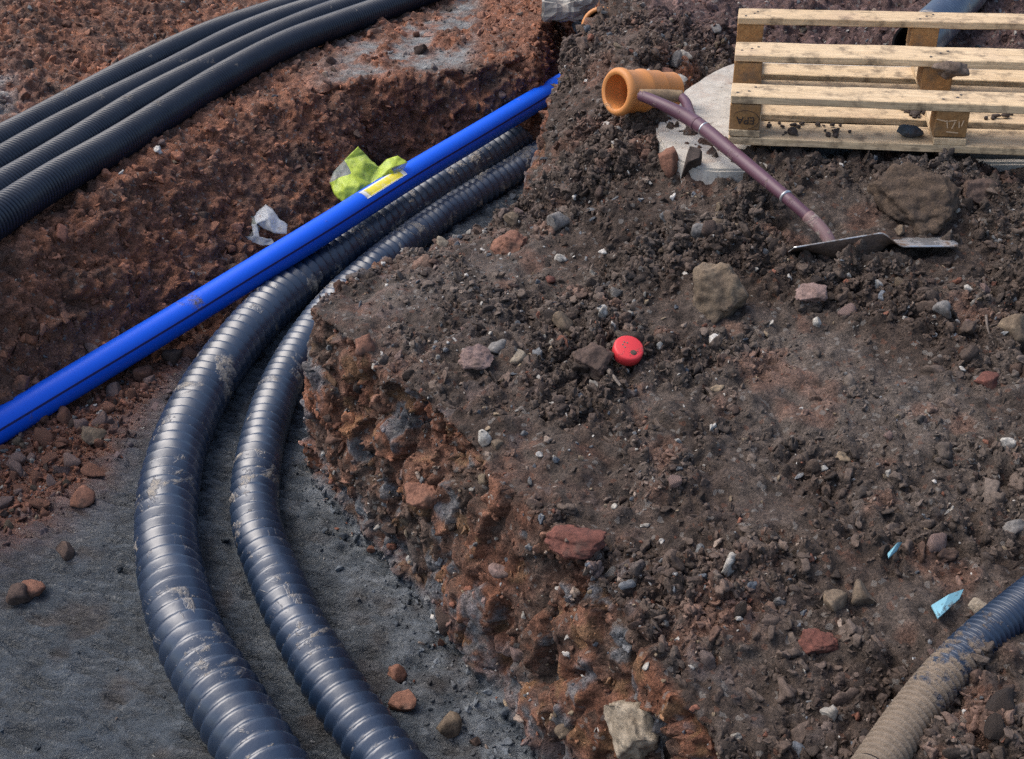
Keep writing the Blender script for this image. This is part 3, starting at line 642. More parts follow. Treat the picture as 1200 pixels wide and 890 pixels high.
def wob(s, th, f, seed):
    rg = np.random.default_rng(seed); return sum(rg.uniform(.4, 1) * np.sin(s * rg.uniform(.5, 1.6) * f + rg.integers(0, 3) * th + rg.uniform(0, 6)) for _ in range(5)) / 3
def helical(R, pitch, depth, seed=3):
    def f(s, th):
        t = (s / pitch + .16 * wob(s, 0 * th, 9, seed) + th / (2 * np.pi)) % 1.0
        g = np.clip(np.minimum(t / .70, (1 - t) / .30), 0, 1)           # leans like a lapped strip
        return R - depth * (1 + .35 * wob(s, th, 25, seed + 1)) * (1 - g ** .9) + .0012 * wob(s, th, 12, seed + 2)
    return f
def rings(R, pitch, depth):
    def f(s, th):
        t = (s / pitch) % 1.0; return R - depth * (.5 + .5 * np.cos(2 * np.pi * t)) * (1 + .2 * wob(s, th, 20, 5)) + 0 * th
    return f
def duct(name, pts, R, pitch, depth, seg, per, mat, label, group, kind='helical', mud=None):
    C, S = catmull(pts, pitch / per); fn = (helical if kind == 'helical' else rings)(R, pitch, depth)
    base = C[0].copy(); V, F, _ = tube(C - base, S, R, seg, fn); me = np_mesh('duct_shell', V, F, mat)
    if mud is not None: fattr(me, 'mud', mud(V + base))
    elif kind == 'helical':
        rr_ = np.linalg.norm(V.reshape(len(C), seg, 3) - (C - base)[:, None], axis=2).ravel(); fattr(me, 'mud', .36 * np.clip((R - rr_) / depth * 1.4 - .35, 0, 1))
    elif kind == 'rings': fattr(me, 'mud', .40 * np.repeat(np.clip(1.5 * np.cos(2 * np.pi * S / pitch) - .3, 0, 1), seg))
    root = empty(name, base); o = obj('corrugated_shell', me, root)
    for end, flip in ((0, 1), (-1, -1)):                                # dark bore seen at an open end
        i = 0 if end == 0 else len(C) - 1
        ring = V.reshape(len(C), seg, 3)[i]; t = (C[1] - C[0] if end == 0 else C[-2] - C[-1]); t = t / np.linalg.norm(t)
        cc = C[i] - base; inner = cc + (ring - cc) * .9; deep = inner + t * .12
        vv = np.concatenate([ring, inner, deep, (cc + t * .12)[None]]); a = np.arange(seg); b = np.roll(a, -1)
        f4 = np.concatenate([np.stack([a, b, b + seg, a + seg], -1), np.stack([a + seg, b + seg, b + 2 * seg, a + 2 * seg], -1), np.stack([a + 2 * seg, b + 2 * seg, np.full(seg, 3 * seg), np.full(seg, 3 * seg)], -1)])
        m2 = bpy.data.meshes.new('bore'); m2.from_pydata(vv.tolist(), [], [list(dict.fromkeys(q)) for q in f4.tolist()]); m2.materials.append(M_BLACKIN); obj('bore', m2, root)
    tag(root, label, 'duct', group); return root

BIG = [at(440, 1085, -.455), at(350, 965, -.455)] + [at(u, v, -.457) for u, v in [(307, 890), (268, 826), (226, 758), (203, 691), (194, 624), (195, 590), (205, 536), (234, 468), (280, 401), (332, 346), (377, 311), (437, 269)]] + [at(527, 212, -.44), at(624, 152, -.415), at(695, 106, -.40), at(745, 76, -.39)]
SMALL = [at(585, 1050, -.468), at(500, 950, -.468)] + [at(u, v, -.472) for u, v in [(442, 876), (405, 826), (353, 742), (329, 691), (303, 628), (297, 590), (303, 536), (322, 468), (354, 405), (398, 350), (455, 300), (529, 246)]] + [at(610, 196, -.445), at(680, 152, -.43), at(740, 112, -.42)]
duct('corrugated_duct', BIG, .080, .041, .0150, 34, 9, M_DUCT, 'thick black corrugated duct curving through the trench, left of the thinner one', 'ducts in the trench')
duct('corrugated_duct', SMALL, .065, .038, .0125, 30, 9, M_DUCT, 'thinner black corrugated duct in the trench against the cut wall', 'ducts in the trench')
DPX = [(-460, 535), (-280, 427), (-130, 335), (-60, 292), (0, 254), (67, 211), (135, 169), (202, 127), (270, 88), (337, 52), (400, 26), (460, 6), (525, -16), (600, -45)]
DP = [at(u, v, -.028) for u, v in DPX]
def offset_path(P, d):
    out = []
    for i, p in enumerate(P):
        t = (P[min(i + 1, len(P) - 1)] - P[max(i - 1, 0)]); t.z = 0; t.normalize(); out.append(p + Vector((-t.y, t.x, 0)) * d)
    return out
bump_z = lambda P, k: [p + Vector((0, 0, .006 * math.sin(i * 1.7 + k * 2.1))) for i, p in enumerate(P)]
for k, (d, lab) in enumerate(((0, 'nearest'), (.128, 'second nearest'), (.252, 'third nearest'), (.395, 'farthest'))):
    duct('corrugated_duct', bump_z(offset_path(DP, d), k), .060, .0155, .0110, 20, 6, M_DUCT2, f'fine ribbed black duct on the far bank, {lab} of the row of four', 'row of four ducts on the bank', 'rings')
def on_ground(u, v, lift):
    p, n = hit(u, v); return Vector((p.x, p.y, p.z + lift))
RP = [at(u, v, z) for u, v, z in [(1620, 425, .10), (1470, 518, .065), (1330, 610, .03), (1260, 660, .02), (1200, 707, .0), (1140, 757, -.012), (1087, 814, -.025), (1031, 892, -.035), (985, 965, -.045)]]
gz = [ground_z(p.x, p.y) for p in RP]
RP = [Vector((p.x, p.y, p.z)) for p in RP]
def mudf(V):
    d0 = np.array(at(1092, 800, -.02)); d1 = np.array(at(1140, 755, -.01)); e = d1 - d0; t = ((V - d0) @ e) / (e @ e); return np.clip(.58 - t * .20, .0, 1)
duct('corrugated_duct', RP, .0365, .0130, .0068, 26, 7, M_DUCT3, 'small black ribbed duct at the lower right, caked with mud at its near end', None, 'rings', mudf)
TP = [at(1072, 52, .285), at(1105, 22, .285), at(1140, -15, .285), at(1180, -60, .285)]
duct('corrugated_duct', TP, .078, .027, .006, 36, 6, M_DUCT, 'black duct with an open end lying behind the pallet', None)

# blue water pipe
C, S = catmull([tuple(p) for p in BLUE], .02); base = C[0].copy(); V, F, fr = tube(C - base, S, .050, 40)
blue = empty('blue_pipe', base); obj('pipe_wall', np_mesh('pipe_wall', V, F, M_BLUE), blue)
tag(blue, 'smooth bright blue water pipe with dark lines running diagonally across the trench', 'pipe')
M_LINE = plastic('dark_blue_line', (.004, .010, .10), .4, .4, (.05, .05, .06), .8, 6, 0)
def pipe_patch(name, C, fr, i0, i1, a0, a1, R, mat, parent, thick=.0006, edge=None):
    T, U, B = fr; n = i1 - i0; m = 8; vs = []
    for lay in (R, R + thick):
        for i in range(i0, i1 + 1):
            e = 0 if edge is None else edge(i - i0, n)
            for j in range(m + 1):
                a = math.radians(a0 + e + (a1 - a0 - 2 * e * 0) * j / m); vs.append(C[i] + lay * (math.cos(a) * U[i] + math.sin(a) * B[i]))
    k = (n + 1) * (m + 1); fs = []
    q = lambda l, i, j: l * k + i * (m + 1) + j
    for i in range(n):
        for j in range(m): fs.append([q(1, i, j), q(1, i, j + 1), q(1, i + 1, j + 1), q(1, i + 1, j)])
        for j in (0, m): fs.append([q(0, i, j), q(1, i, j), q(1, i + 1, j), q(0, i + 1, j)])
    for i in (0, n):
        for j in range(m): fs.append([q(0, i, j), q(1, i, j), q(1, i, j + 1), q(0, i, j + 1)])
    me = bpy.data.meshes.new(name); me.from_pydata([tuple(v) for v in vs], [], fs); me.materials.append(mat); me.polygons.foreach_set('use_smooth', np.ones(len(fs), bool)); return obj(name, me, parent)
Cb = C - base; nb = len(C) - 1
# angle: 0 is up; find the sign that turns towards the camera
sgn = -1 if fr[2][nb // 2][1] > 0 else 1
pipe_patch('marking_line', Cb, fr, 0, nb, sgn * 64, sgn * 72, .0502, M_LINE, blue, .0004)
pipe_patch('marking_line', Cb, fr, 0, nb, sgn * -46, sgn * -40, .0502, M_LINE, blue, .0004)
us = [project(*p)[0] for p in C]; i0 = int(np.argmin(np.abs(np.array(us) - 424))); i1 = int(np.argmin(np.abs(np.array(us) - 471)))
M_YEL, nty, by = mat_new('yellow_sticker'); ky = NB(nty); vy = ky.coord('Object')
ky.l(ky.mix(ky.ramp(ky.noise(vy, 40, 5, .7), [(.5, 0.), (.62, .75)]), (.75, .62, .03), (.72, .66, .42)), by.inputs['Base Color']); by.inputs['Roughness'].default_value = .45
M_WHT = plastic('sticker_edge', (.62, .62, .6), .5, .4, (.2, .18, .15), .6, 30, 0)
st = pipe_patch('sticker', Cb, fr, i0, i1, sgn * -8, sgn * 44, .0502, M_WHT, blue, .0010)
pipe_patch('yellow_print', Cb, fr, i0 + 1, i1 - 1, sgn * 2, sgn * 40, .0512, M_YEL, st, .0005)

# ------------------------------------------------------------------ orange drain pipe and the far pipe collar
M_OR = plastic('orange_drain_plastic', (.50, .20, .055), .42, .45, (.30, .22, .14), .60, 14, .3)
def lathe(prof, seg, origin, axis, mat, name, parent=None, smooth=True):
    axis = Vector(axis).normalized(); q = axis.to_track_quat('Z', 'Y'); vs = []; fs = []; n = len(prof)
    for i, (r, h) in enumerate(prof):
        for j in range(seg):
            a = 2 * math.pi * j / seg; vs.append(q @ Vector((r * math.cos(a), r * math.sin(a), h)))
    for i in range(n - 1):
        for j in range(seg): fs.append([i * seg + j, i * seg + (j + 1) % seg, (i + 1) * seg + (j + 1) % seg, (i + 1) * seg + j])
    me = bpy.data.meshes.new(name); me.from_pydata([tuple(v) for v in vs], [], fs); me.materials.append(mat)
    if smooth: me.polygons.foreach_set('use_smooth', np.ones(len(fs), bool))
    o = obj(name, me, parent, origin); return o
OP = cam.location + ray(722, 108) * 3.42
op = empty('drain_pipe', OP); op.scale = (1.1, 1.1, 1.1); ax = Vector((.80, .56, -.16))
c1 = lathe([(.046, .0), (.046, .045), (.042, .05), (.042, .075), (.040, .16)], 48, (0, 0, 0), ax, M_OR, 'bore', op)
c1 = lathe([(.046, .0), (.052, -.004), (.060, .0), (.064, .006), (.064, .016), (.058, .024), (.0565, .075), (.060, .082), (.060, .092), (.0555, .10), (.0555, .145)], 48, (0, 0, 0), ax, M_OR, 'socket', op)
c2 = lathe([(.0555, .145), (.050, .152), (.050, .205)], 48, (0, 0, 0), ax, M_OR, 'pipe_wall', op)
M_CONC = None
def concrete(name, c0=(.52, .485, .43), c1=(.36, .33, .285)):
    m, nt, b = mat_new(name); k = NB(nt); v = k.coord('Object')
    c = k.mix(k.ramp(k.noise(v, 9, 6, .7), [(.35, 0.), (.65, 1.)]), c1, c0)
    c = k.mix(k.ramp(k.noise(v, 26, 5, .75, .3), [(.60, 0.), (.68, .75)]), c, (.085, .062, .048))
    c = k.mix(k.ramp(k.noise(v, 16, 4, .6), [(.52, 0.), (.72, .45)]), c, (.30, .20, .15))
    k.l(c, b.inputs['Base Color']); b.inputs['Roughness'].default_value = .9; b.inputs['Specular IOR Level'].default_value = .25
    k.l(k.bump(k.noise(v, 60, 6, .75), .45, .005), b.inputs['Normal']); return m
M_CONC = concrete('weathered_concrete'); M_CONC2 = concrete('old_concrete', (.40, .375, .33), (.28, .255, .22))
mort = rock(3, 77, 6, (.5, .8), (1, .8, .6), .25); o = obj('mortar_collar', np_mesh('mortar_collar', mort[0] * .062, mort[1], STONE['white'], False), op, ax.normalized() * .205 + Vector((.0, 0, .012)))
tag(op, 'orange plastic drain pipe socket pointing out of the heap, its mouth open', 'pipe')
FP = cam.location + ray(703, 32) * 4.47
fp = empty('drain_pipe', FP); ax2 = Vector((.35, .95, -.35))
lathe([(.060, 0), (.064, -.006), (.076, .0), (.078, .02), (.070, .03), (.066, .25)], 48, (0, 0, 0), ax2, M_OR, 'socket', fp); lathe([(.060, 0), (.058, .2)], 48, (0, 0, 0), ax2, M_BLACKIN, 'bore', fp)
tag(fp, 'orange pipe rim half buried at the top of the heap', 'pipe')

# ------------------------------------------------------------------ concrete slab under the pallet, slab over the trench
def prism(name, plan, z0, z1, mat, parent=None, bevel=.006, rough=.0, seed=0):
    bm = bmesh.new(); vs = [bm.verts.new((x, y, z0)) for x, y in plan]; f = bm.faces.new(vs); bm.normal_update()
    if f.normal.z > 0: f.normal_flip()
    r = bmesh.ops.extrude_face_region(bm, geom=[f]); bmesh.ops.translate(bm, verts=[e for e in r['geom'] if isinstance(e, bmesh.types.BMVert)], vec=(0, 0, z1 - z0))
    bmesh.ops.recalc_face_normals(bm, faces=bm.faces)
    if bevel: bmesh.ops.bevel(bm, geom=list(bm.edges), offset=bevel, segments=2, affect='EDGES', clamp_overlap=True)
    if rough:
        bmesh.ops.triangulate(bm, faces=bm.faces)
        for _ in range(5):
            es = [e for e in bm.edges if e.calc_length() > .035]
            if not es: break
            bmesh.ops.subdivide_edges(bm, edges=es, cuts=1); bmesh.ops.triangulate(bm, faces=[f for f in bm.faces if len(f.verts) > 3])
        P = np.array([v.co[:] for v in bm.verts], np.float32); d = fbm(P, .12, seed, 4, .6) * rough
        bm.normal_update()
        for v, q in zip(bm.verts, d): v.co += v.normal * float(q)
    return obj(name, bm_mesh(name, bm, mat), parent)
sp = prism('concrete_slab', SLAB, ZS - .12, ZS, M_CONC, None, .007, .004, 3)
tag(sp, 'pale rounded concrete slab under the pallet, dirty with soil', 'slab')
M_GAPSHADE = stone_material('gap_shade_grey', (.055, .060, .066), (.035, .038, .042), .4, .6)
a, b = at(905, 186, ZS), at(1300, 190, ZS)
fm = prism('gap_shade_box', [(a.x, a.y + .03), (b.x, a.y - .02), (b.x, a.y + .62), (a.x + .02, a.y + .62)], ZS + .001, ZS + .052, M_GAPSHADE, None, .004)  # added box propping the pallet; its dark grey stands for the gap's shade
tag(fm, 'low added box, dark for the shaded gap between the pallet and the concrete slab', 'box')
q0 = [at(u, v, 0.0) for u, v in ((636, 27), (668, 24), (720, 21), (760, 20))]
fs_ = prism('concrete_slab', [(q0[0].x, q0[0].y), (q0[1].x, q0[1].y - .04), (q0[2].x, q0[2].y + .02), (q0[3].x + .4, q0[3].y + .05), (q0[3].x + .5, q0[3].y + 1.0), (q0[0].x + .1, q0[0].y + .9)], .0, .10, M_CONC2, None, .012, .045, 8)
tag(fs_, 'rough grey concrete slab bridging the far end of the trench', 'slab')

# ------------------------------------------------------------------ pallet
def wood(name, c0, c1, scale=(3, 40, 40)):
    m, nt, b = mat_new(name); k = NB(nt)
    info = k.n('ShaderNodeObjectInfo'); add = k.n('ShaderNodeVectorMath', operation='ADD'); k.l(k.coord('Object'), add.inputs[0])
    rnd = k.math('MULTIPLY', info.outputs['Random'], 37.0); cmb = k.n('ShaderNodeCombineXYZ'); k.l(rnd, cmb.inputs[0]); k.l(rnd, cmb.inputs[1]); k.l(cmb.outputs[0], add.inputs[1])
    mp = k.n('ShaderNodeMapping'); mp.inputs['Scale'].default_value = scale; k.l(add.outputs[0], mp.inputs[0]); v = mp.outputs[0]
    g = k.noise(v, 2.2, 6, .65, 1.2); c = k.mix(k.ramp(g, [(.3, 0.), (.72, 1.)]), c1, c0)
    c = k.mix(1.0, c, k.ramp(k.noise(v, 7, 4, .7), [(.3, .72), (.7, 1.18)]), 'MULTIPLY')
    c = k.mix(k.ramp(k.noise(add.outputs[0], 16, 6, .7), [(.50, 0.), (.66, .80)]), c, (.13, .095, .065))          # dirt rubbed in
    c = k.mix(k.ramp(k.noise(add.outputs[0], 5, 4, .6), [(.55, 0.), (.75, .4)]), c, (.36, .23, .17))
    c = k.mix(k.ramp(k.math('MULTIPLY', info.outputs['Random'], 1.0), [(0., 0.), (1., .32)]), c, k.mix(1., c, (.62, .55, .5), 'MULTIPLY'))
    k.l(c, b.inputs['Base Color']); b.inputs['Roughness'].default_value = .82; b.inputs['Specular IOR Level'].default_value = .2
    k.l(k.bump(k.noise(v, 3.5, 6, .7), .5, .004), b.inputs['Normal']); return m
M_WOOD = wood('pale_pallet_wood', (.70, .535, .345), (.52, .37, .215)); M_BLOCK = wood('block_wood', (.40, .225, .095), (.27, .14, .055), (22, 22, 22))
def board(name, lx, ly, lz, loc, mat, parent, seed, rot=0):
    rg = random.Random(seed); bm = bmesh.new(); n = max(int(lx / .12), 1)
    bmesh.ops.create_cube(bm, size=1.0)
    for v in bm.verts: v.co.x *= lx; v.co.y *= ly; v.co.z *= lz
    bmesh.ops.subdivide_edges(bm, edges=[e for e in bm.edges if abs((e.verts[0].co - e.verts[1].co).x) > lx * .5], cuts=n)
    for v in bm.verts: v.co += Vector((rg.uniform(-.0015, .0015), rg.uniform(-.0016, .0016), rg.uniform(-.0012, .0012)))
    bmesh.ops.bevel(bm, geom=[e for e in bm.edges if e.calc_face_angle(0) > .7], offset=.0022, segments=1, affect='EDGES')
    return obj(name, bm_mesh(name, bm, mat), parent, loc, (rg.uniform(-.004, .004), rg.uniform(-.003, .003), rot + rg.uniform(-.004, .004)))
PL, PW, BW = 1.16, .80, .083
pal = empty('wooden_pallet', (.598, 3.055, .2608), (.0468, -.0281, -.1882))
tag(pal, 'light wooden pallet lying upside down on the concrete slab', 'pallet')
ZR = .0218 + .0205 + .072
for i, (y0, w) in enumerate(((0, .10), (.34, .12), (.70, .10))): board('runner_board', PL, w, .022, (PL / 2, y0 + w / 2, ZR + .0112), M_WOOD, pal, 10 + i)
for i, (y0, w) in enumerate(((0, .125), (.175, .10), (.335, .125), (.51, .10), (.675, .125))): board('deck_board', PL, w, .021, (PL / 2, y0 + w / 2, .0107), M_WOOD, pal, 20 + i)
for i, x0 in enumerate((0, .538, PL - BW)):
    board('cross_board', PW, BW, .0195, (x0 + BW / 2 + .002, PW / 2, .0220 + .0098), M_WOOD, pal, 30 + i, math.pi / 2)
    for j, (y0, w) in enumerate(((.002, .096), (.342, .115), (.702, .096))):
        bk = board('block', BW, w, .0712, (x0 + BW / 2, y0 + w / 2, .0426 + .0358), M_BLOCK, pal, 40 + i * 3 + j)
        if i == 0 and j == 0: block0 = bk
        if i == 1 and j == 0: block1 = bk
M_NAIL, ntn, bn = mat_new('nail_steel'); bn.inputs['Base Color'].default_value = (.06, .05, .045, 1); bn.inputs['Roughness'].default_value = .6
bmn = bmesh.new(); bmesh.ops.create_cone(bmn, cap_ends=True, segments=10, radius1=.0042, radius2=.0036, depth=.003); nail_me = bm_mesh('nail', bmn, M_NAIL); rgn = random.Random(3)
for rb in [q for q in pal.children if q.name.startswith('runner_board')]:
    for x0 in (BW / 2, .538 + BW / 2, PL - BW / 2):
        for sx_, sy_ in ((-.022, -.025), (.024, .02), (.004, -.004)): obj('nail', nail_me, rb, (x0 - PL / 2 + sx_ + rgn.uniform(-.006, .006), sy_ + rgn.uniform(-.008, .008), .0112))
M_INK, nti, bi = mat_new('burnt_stamp'); bi.inputs['Base Color'].default_value = (.035, .022, .016, 1); bi.inputs['Roughness'].default_value = .9
M_CHALK, ntc, bc = mat_new('faint_stamp'); bc.inputs['Base Color'].default_value = (.52, .36, .22, 1); bc.inputs['Roughness'].default_value = .9
def text_mesh(txt, size, mat, name, bold=0.0):
    cu = bpy.data.curves.new(name, 'FONT'); cu.body = txt; cu.size = size; cu.align_x = 'CENTER'; cu.align_y = 'CENTER'; cu.extrude = .0004; cu.offset = bold
    t = bpy.data.objects.new(name, cu); COL.objects.link(t); dg = bpy.context.evaluated_depsgraph_get(); me = bpy.data.meshes.new_from_object(t.evaluated_get(dg)); bpy.data.objects.remove(t); me.name = name
    me.materials.clear(); me.materials.append(mat); return me
def arc_mesh(rx, ry, a0, a1, w, mat, name):
    n = 26; vs = []; fs = []
    for i in range(n + 1):
        a = math.radians(a0 + (a1 - a0) * i / n)
        for s in (1, 1 - w): vs += [(rx * s * math.cos(a), ry * s * math.sin(a), z) for z in (0, .0007)]
    for i in range(n):
        o = i * 4; q = o + 4; fs += [(o + 1, q + 1, q + 3, o + 3), (o, q, q + 1, o + 1), (o + 2, o + 3, q + 3, q + 2)]
    me = bpy.data.meshes.new(name); me.from_pydata(vs, [], fs); me.materials.append(mat); return me
fy = -.048 - .0052
obj('stamp_lettering', text_mesh('EPA', .030, M_INK, 'stamp_lettering', .0004), block0, (.002, fy, -.006), (math.pi / 2, math.pi, 0))
obj('stamp_oval', arc_mesh(.038, .027, -30, 140, .05, M_INK, 'stamp_oval'), block0, (.001, fy + .001, -.005), (math.pi / 2, 0, 0))
obj('stamp_oval', arc_mesh(.038, .027, 285, 325, .05, M_INK, 'stamp_oval'), block0, (.001, fy + .001, -.005), (math.pi / 2, 0, 0))
for k_, (x_, z_, w_, h_) in enumerate(((-.026, .012, .03, .0025), (-.012, .002, .003, .022), (.004, .0, .003, .02), (.0, .012, .02, .0025), (.018, .002, .003, .018), (.004, -.02, .03, .003), (.026, .006, .003, .016))):
    bm = bmesh.new(); bmesh.ops.create_cube(bm, size=1); bmesh.ops.scale(bm, vec=(w_, .001, h_), verts=bm.verts); obj('faint_mark', bm_mesh('faint_mark', bm, M_CHALK), block1, (x_, fy + .0015, z_), (0, random.Random(k_).uniform(-.3, .3), 0))
# things lying on the pallet
def on_pallet(x, y, z): return pal.matrix_world @ Vector((x, y, z))
bpy.context.view_layer.update()
def lone(name, kd, loc, dims, seed, label, cat, cut=(.4, .8), rough=.16):
    V, F = rock(3, seed, 9, cut, (1, 1, 1), rough); V = V / np.abs(V).max(0) * np.array(dims) * .5
    o = obj(name, np_mesh(name, V, F, STONE[kd], False), None, loc); return tag(o, label, cat)
lone('stone', 'slate', on_pallet(.485, .055, .037), (.075, .05, .036), 901, 'blue grey slate stone on the front deck board of the pallet', 'stone')
M_RAG = stone_material('muddy_cloth', (.17, .125, .095), (.10, .072, .055))
V, F = rock(3, 907, 5, (.6, .9), (1, .6, .5), .5); o = obj('rag', np_mesh('rag', V * .055, F, M_RAG), None, on_pallet(.60, .30, ZR + .008)); tag(o, 'crumpled brown rag lying over the middle board of the pallet', 'rag')
rg = np.random.default_rng(5); VV, FF, nb_ = [], [], 0
for i in range(90):
    x_ = rg.choice([rg.uniform(.10, .33), rg.uniform(.48, .56), rg.uniform(.70, 1.0)]); y_ = rg.uniform(.02, .12) if x_ < .6 else rg.uniform(.18, .27); z_ = .022
    if x_ > .45 and x_ < .6: y_ = rg.uniform(.18, .27)
    V, F = rock(2, 600 + i % 12, 7, (.5, .85), (1, .8, .7), .2); r = min(.0045 * (rg.pareto(2) + 1), .015); p = on_pallet(x_, y_, z_ + r * .5); VV.append(V * r + np.array(p)); FF.append(F + nb_); nb_ += len(V)
V = np.concatenate(VV); me = np_mesh('spilled_soil', V, np.concatenate(FF), M_CRUMB1, False); fattr(me, 'soil_col', np.tile((.06, .045, .038, 1), (len(V), 1)) * np.r_[1, 1, 1, 1], 'FLOAT_COLOR'); fattr(me, 'wet', np.zeros(len(V)))
o = obj('spilled_soil', me); o['kind'] = 'stuff'; o['label'] = 'crumbs of dark soil spilled on the pallet deck boards'; o['category'] = 'soil'

# ------------------------------------------------------------------ shovel
M_SHAFT = plastic('maroon_shaft_paint', (.082, .033, .050), .38, .5, (.20, .15, .12), .575, 14, .25); M_GRIPW = wood('grip_wood', (.34, .24, .14), (.22, .15, .09), (20, 20, 20))
M_STEEL, nts, bs = mat_new('worn_steel'); ks = NB(nts); vs_ = ks.coord('Object')
rm = ks.ramp(ks.noise(vs_, 9, 6, .7, .4), [(.48, 0.), (.60, 1.)])
ks.l(ks.mix(rm, (.50, .50, .50), (.115, .075, .05)), bs.inputs['Base Color']); ks.l(ks.math('SUBTRACT', .85, ks.math('MULTIPLY', rm, .85)), bs.inputs['Metallic']); ks.l(ks.math('ADD', .34, ks.math('MULTIPLY', rm, .4)), bs.inputs['Roughness']); ks.l(ks.bump(ks.noise(vs_, 60, 5, .7), .3, .003), bs.inputs['Normal'])
def ptz(u, v, d): return cam.location + ray(u, v) * d
B0 = ptz(972, 279, 2.86); B1 = ptz(955, 261, 2.885); B2 = ptz(921, 231, 2.94); B3 = ptz(826, 152, 3.20); SPL = ptz(806, 138, 3.26); G1 = ptz(751, 112, 3.355); G2 = ptz(797, 113, 3.37)
sh = empty('shovel', B0)
def limb(name, pts, radii, mat, seg=18, caps=True):
    if (pts[-1] - pts[0]).length < .04: C = np.array([p[:] for p in pts]); S = np.r_[0, np.cumsum(np.linalg.norm(np.diff(C, axis=0), axis=1))]
    else: C, S = catmull([tuple(p) for p in pts], .006)
    s = S / S[-1]; r = np.interp(s, np.linspace(0, 1, len(radii)), radii)
    V, F, _ = tube(C - np.array(B0), S, 1, seg, lambda a, t: r[:, None] + 0 * t); V = np.concatenate([V, (C[0] - np.array(B0))[None], (C[-1] - np.array(B0))[None]]); n = len(C); a = np.arange(seg); b = np.roll(a, -1)
    fl = [list(map(int, f)) for f in F] + [[int(y), int(x), n * seg] for x, y in zip(a, b)] + [[int(x), int(y), n * seg + 1] for x, y in zip(a + (n - 1) * seg, b + (n - 1) * seg)]
    me = bpy.data.meshes.new(name); me.from_pydata(V.tolist(), [], fl); me.materials.append(mat); me.polygons.foreach_set('use_smooth', np.ones(len(fl), bool)); return obj(name, me, sh)
limb('shaft', [B1 + (B0 - B1) * .2, B1, B2, B2.lerp(B3, .5), B3, SPL], [.0145, .0158, .0175, .0185, .0195, .0200], M_SHAFT, 22)
M_NECK = plastic('worn_neck_paint', (.15, .085, .085), .42, .5, (.30, .25, .21), .50, 16, .6)
limb('neck', [B0 + Vector((.006, -.01, -.02)), B0, B1, B1.lerp(B2, .25)], [.0155, .0158, .0166, .0174], M_NECK, 20)
limb('handle_arm', [B3.lerp(SPL, .4), SPL, SPL.lerp(G1, .5) + Vector((-.006, 0, .006)), G1], [.021, .020, .0165, .0155], M_SHAFT)
limb('handle_arm', [SPL + (B3 - SPL) * .2, SPL.lerp(G2, .45) + Vector((.012, .0, -.004)), G2.lerp(SPL, .22) + Vector((.012, 0, 0)), G2], [.018, .0155, .0145, .0135], M_SHAFT)
limb('grip', [G1 + (G1 - G2) * .02, G1.lerp(G2, .5), G2 + (G2 - G1) * .04], [.0175, .0190, .0175], M_GRIPW)
gd = (G1 - G2).normalized(); limb('rivet', [G1 + gd * .002, G1 + gd * .006, G1 + gd * .009], [.009, .009, .006], M_STEEL, 12)
for p0, p1, r in ((B3, SPL, .0212), (B2, B3, .0192)):
    t = (p1 - p0).normalized(); limb('band', [p0 - t * .003, p0, p0 + t * .003], [r - .0012, r, r - .0012], M_STEEL, 22)
M_RUST = stone_material('muddy_rust', (.085, .055, .038), (.04, .028, .022), .3, .75)
# dished blade: near edge turned up at the heel, flat towards the mouth
nu, nw = 44, 26; Lb, Wb = .415, .25
ex = (ptz(1128, 290, 2.84) - ptz(930, 291, 2.84)); ex.normalize(); tilt = math.radians(13.5)
ey = Vector((0, 1, 0)); ey = (ey - ex * ey.dot(ex)).normalized(); ez = ex.cross(ey); wy = ey * math.cos(tilt) - ez * math.sin(tilt); wz = ex.cross(wy)
org = ptz(930, 291, 2.84); vs = []
for lay in (0, 1):
    for i in range(nu + 1):
        a = i / nu; heel = 1 - float(sstep(.50, .66, np.float64(a))); wid = Wb * (.92 + .08 * a) * (.5 + .5 * float(sstep(.0, .3, np.float64(a))))
        wall = .008 + .050 * float(sstep(.0, .38, np.float64(a))); rim = .036 * min(a / .52, 1)
        for j in range(nw + 1):
            t = j / nw
            if t < .3: kk = t / .3; y1 = .016 * kk * kk; z1 = rim - wall * kk
            else: kk = (t - .3) / .7; y1 = .016 + kk * (wid - .016); z1 = rim - wall - .012 * math.sin(math.pi * kk) - .03 * kk * kk
            y_ = heel * y1 + (1 - heel) * t * wid; z_ = heel * z1 + (1 - heel) * (.002 * math.sin(t * 9))
            cr = .05 * max(0, abs(t - .5) / .5 - .8) ** 1.0 * max(0, (a - .86) / .14)
            vs.append(org + ex * (a * Lb - cr) + wy * y_ + wz * (z_ + lay * .0034) - Vector(B0))
k_ = (nu + 1) * (nw + 1); q = lambda l, i, j: l * k_ + i * (nw + 1) + j; fs = []
for i in range(nu):
    for j in range(nw): fs += [[q(1, i, j), q(1, i + 1, j), q(1, i + 1, j + 1), q(1, i, j + 1)], [q(0, i, j), q(0, i, j + 1), q(0, i + 1, j + 1), q(0, i + 1, j)]]
    for j in (0, nw): fs.append([q(0, i, j), q(0, i + 1, j), q(1, i + 1, j), q(1, i, j)])
for i in (0, nu):
    for j in range(nw): fs.append([q(0, i, j), q(0, i, j + 1), q(1, i, j + 1), q(1, i, j)])
me = bpy.data.meshes.new('blade'); me.from_pydata([tuple(v) for v in vs], [], fs); me.materials.append(M_STEEL); me.materials.append(M_RUST); me.polygons.foreach_set('use_smooth', np.ones(len(fs), bool)); me.polygons.foreach_set('material_index', np.array([1 if max(f) < k_ else 0 for f in fs], np.int32))
bmx = bmesh.new(); bmx.from_mesh(me); bmesh.ops.recalc_face_normals(bmx, faces=bmx.faces); bmx.to_mesh(me); bmx.free(); obj('blade', me, sh)
tag(sh, 'shovel with a maroon handle lying on the mound, its steel blade on edge', 'shovel')

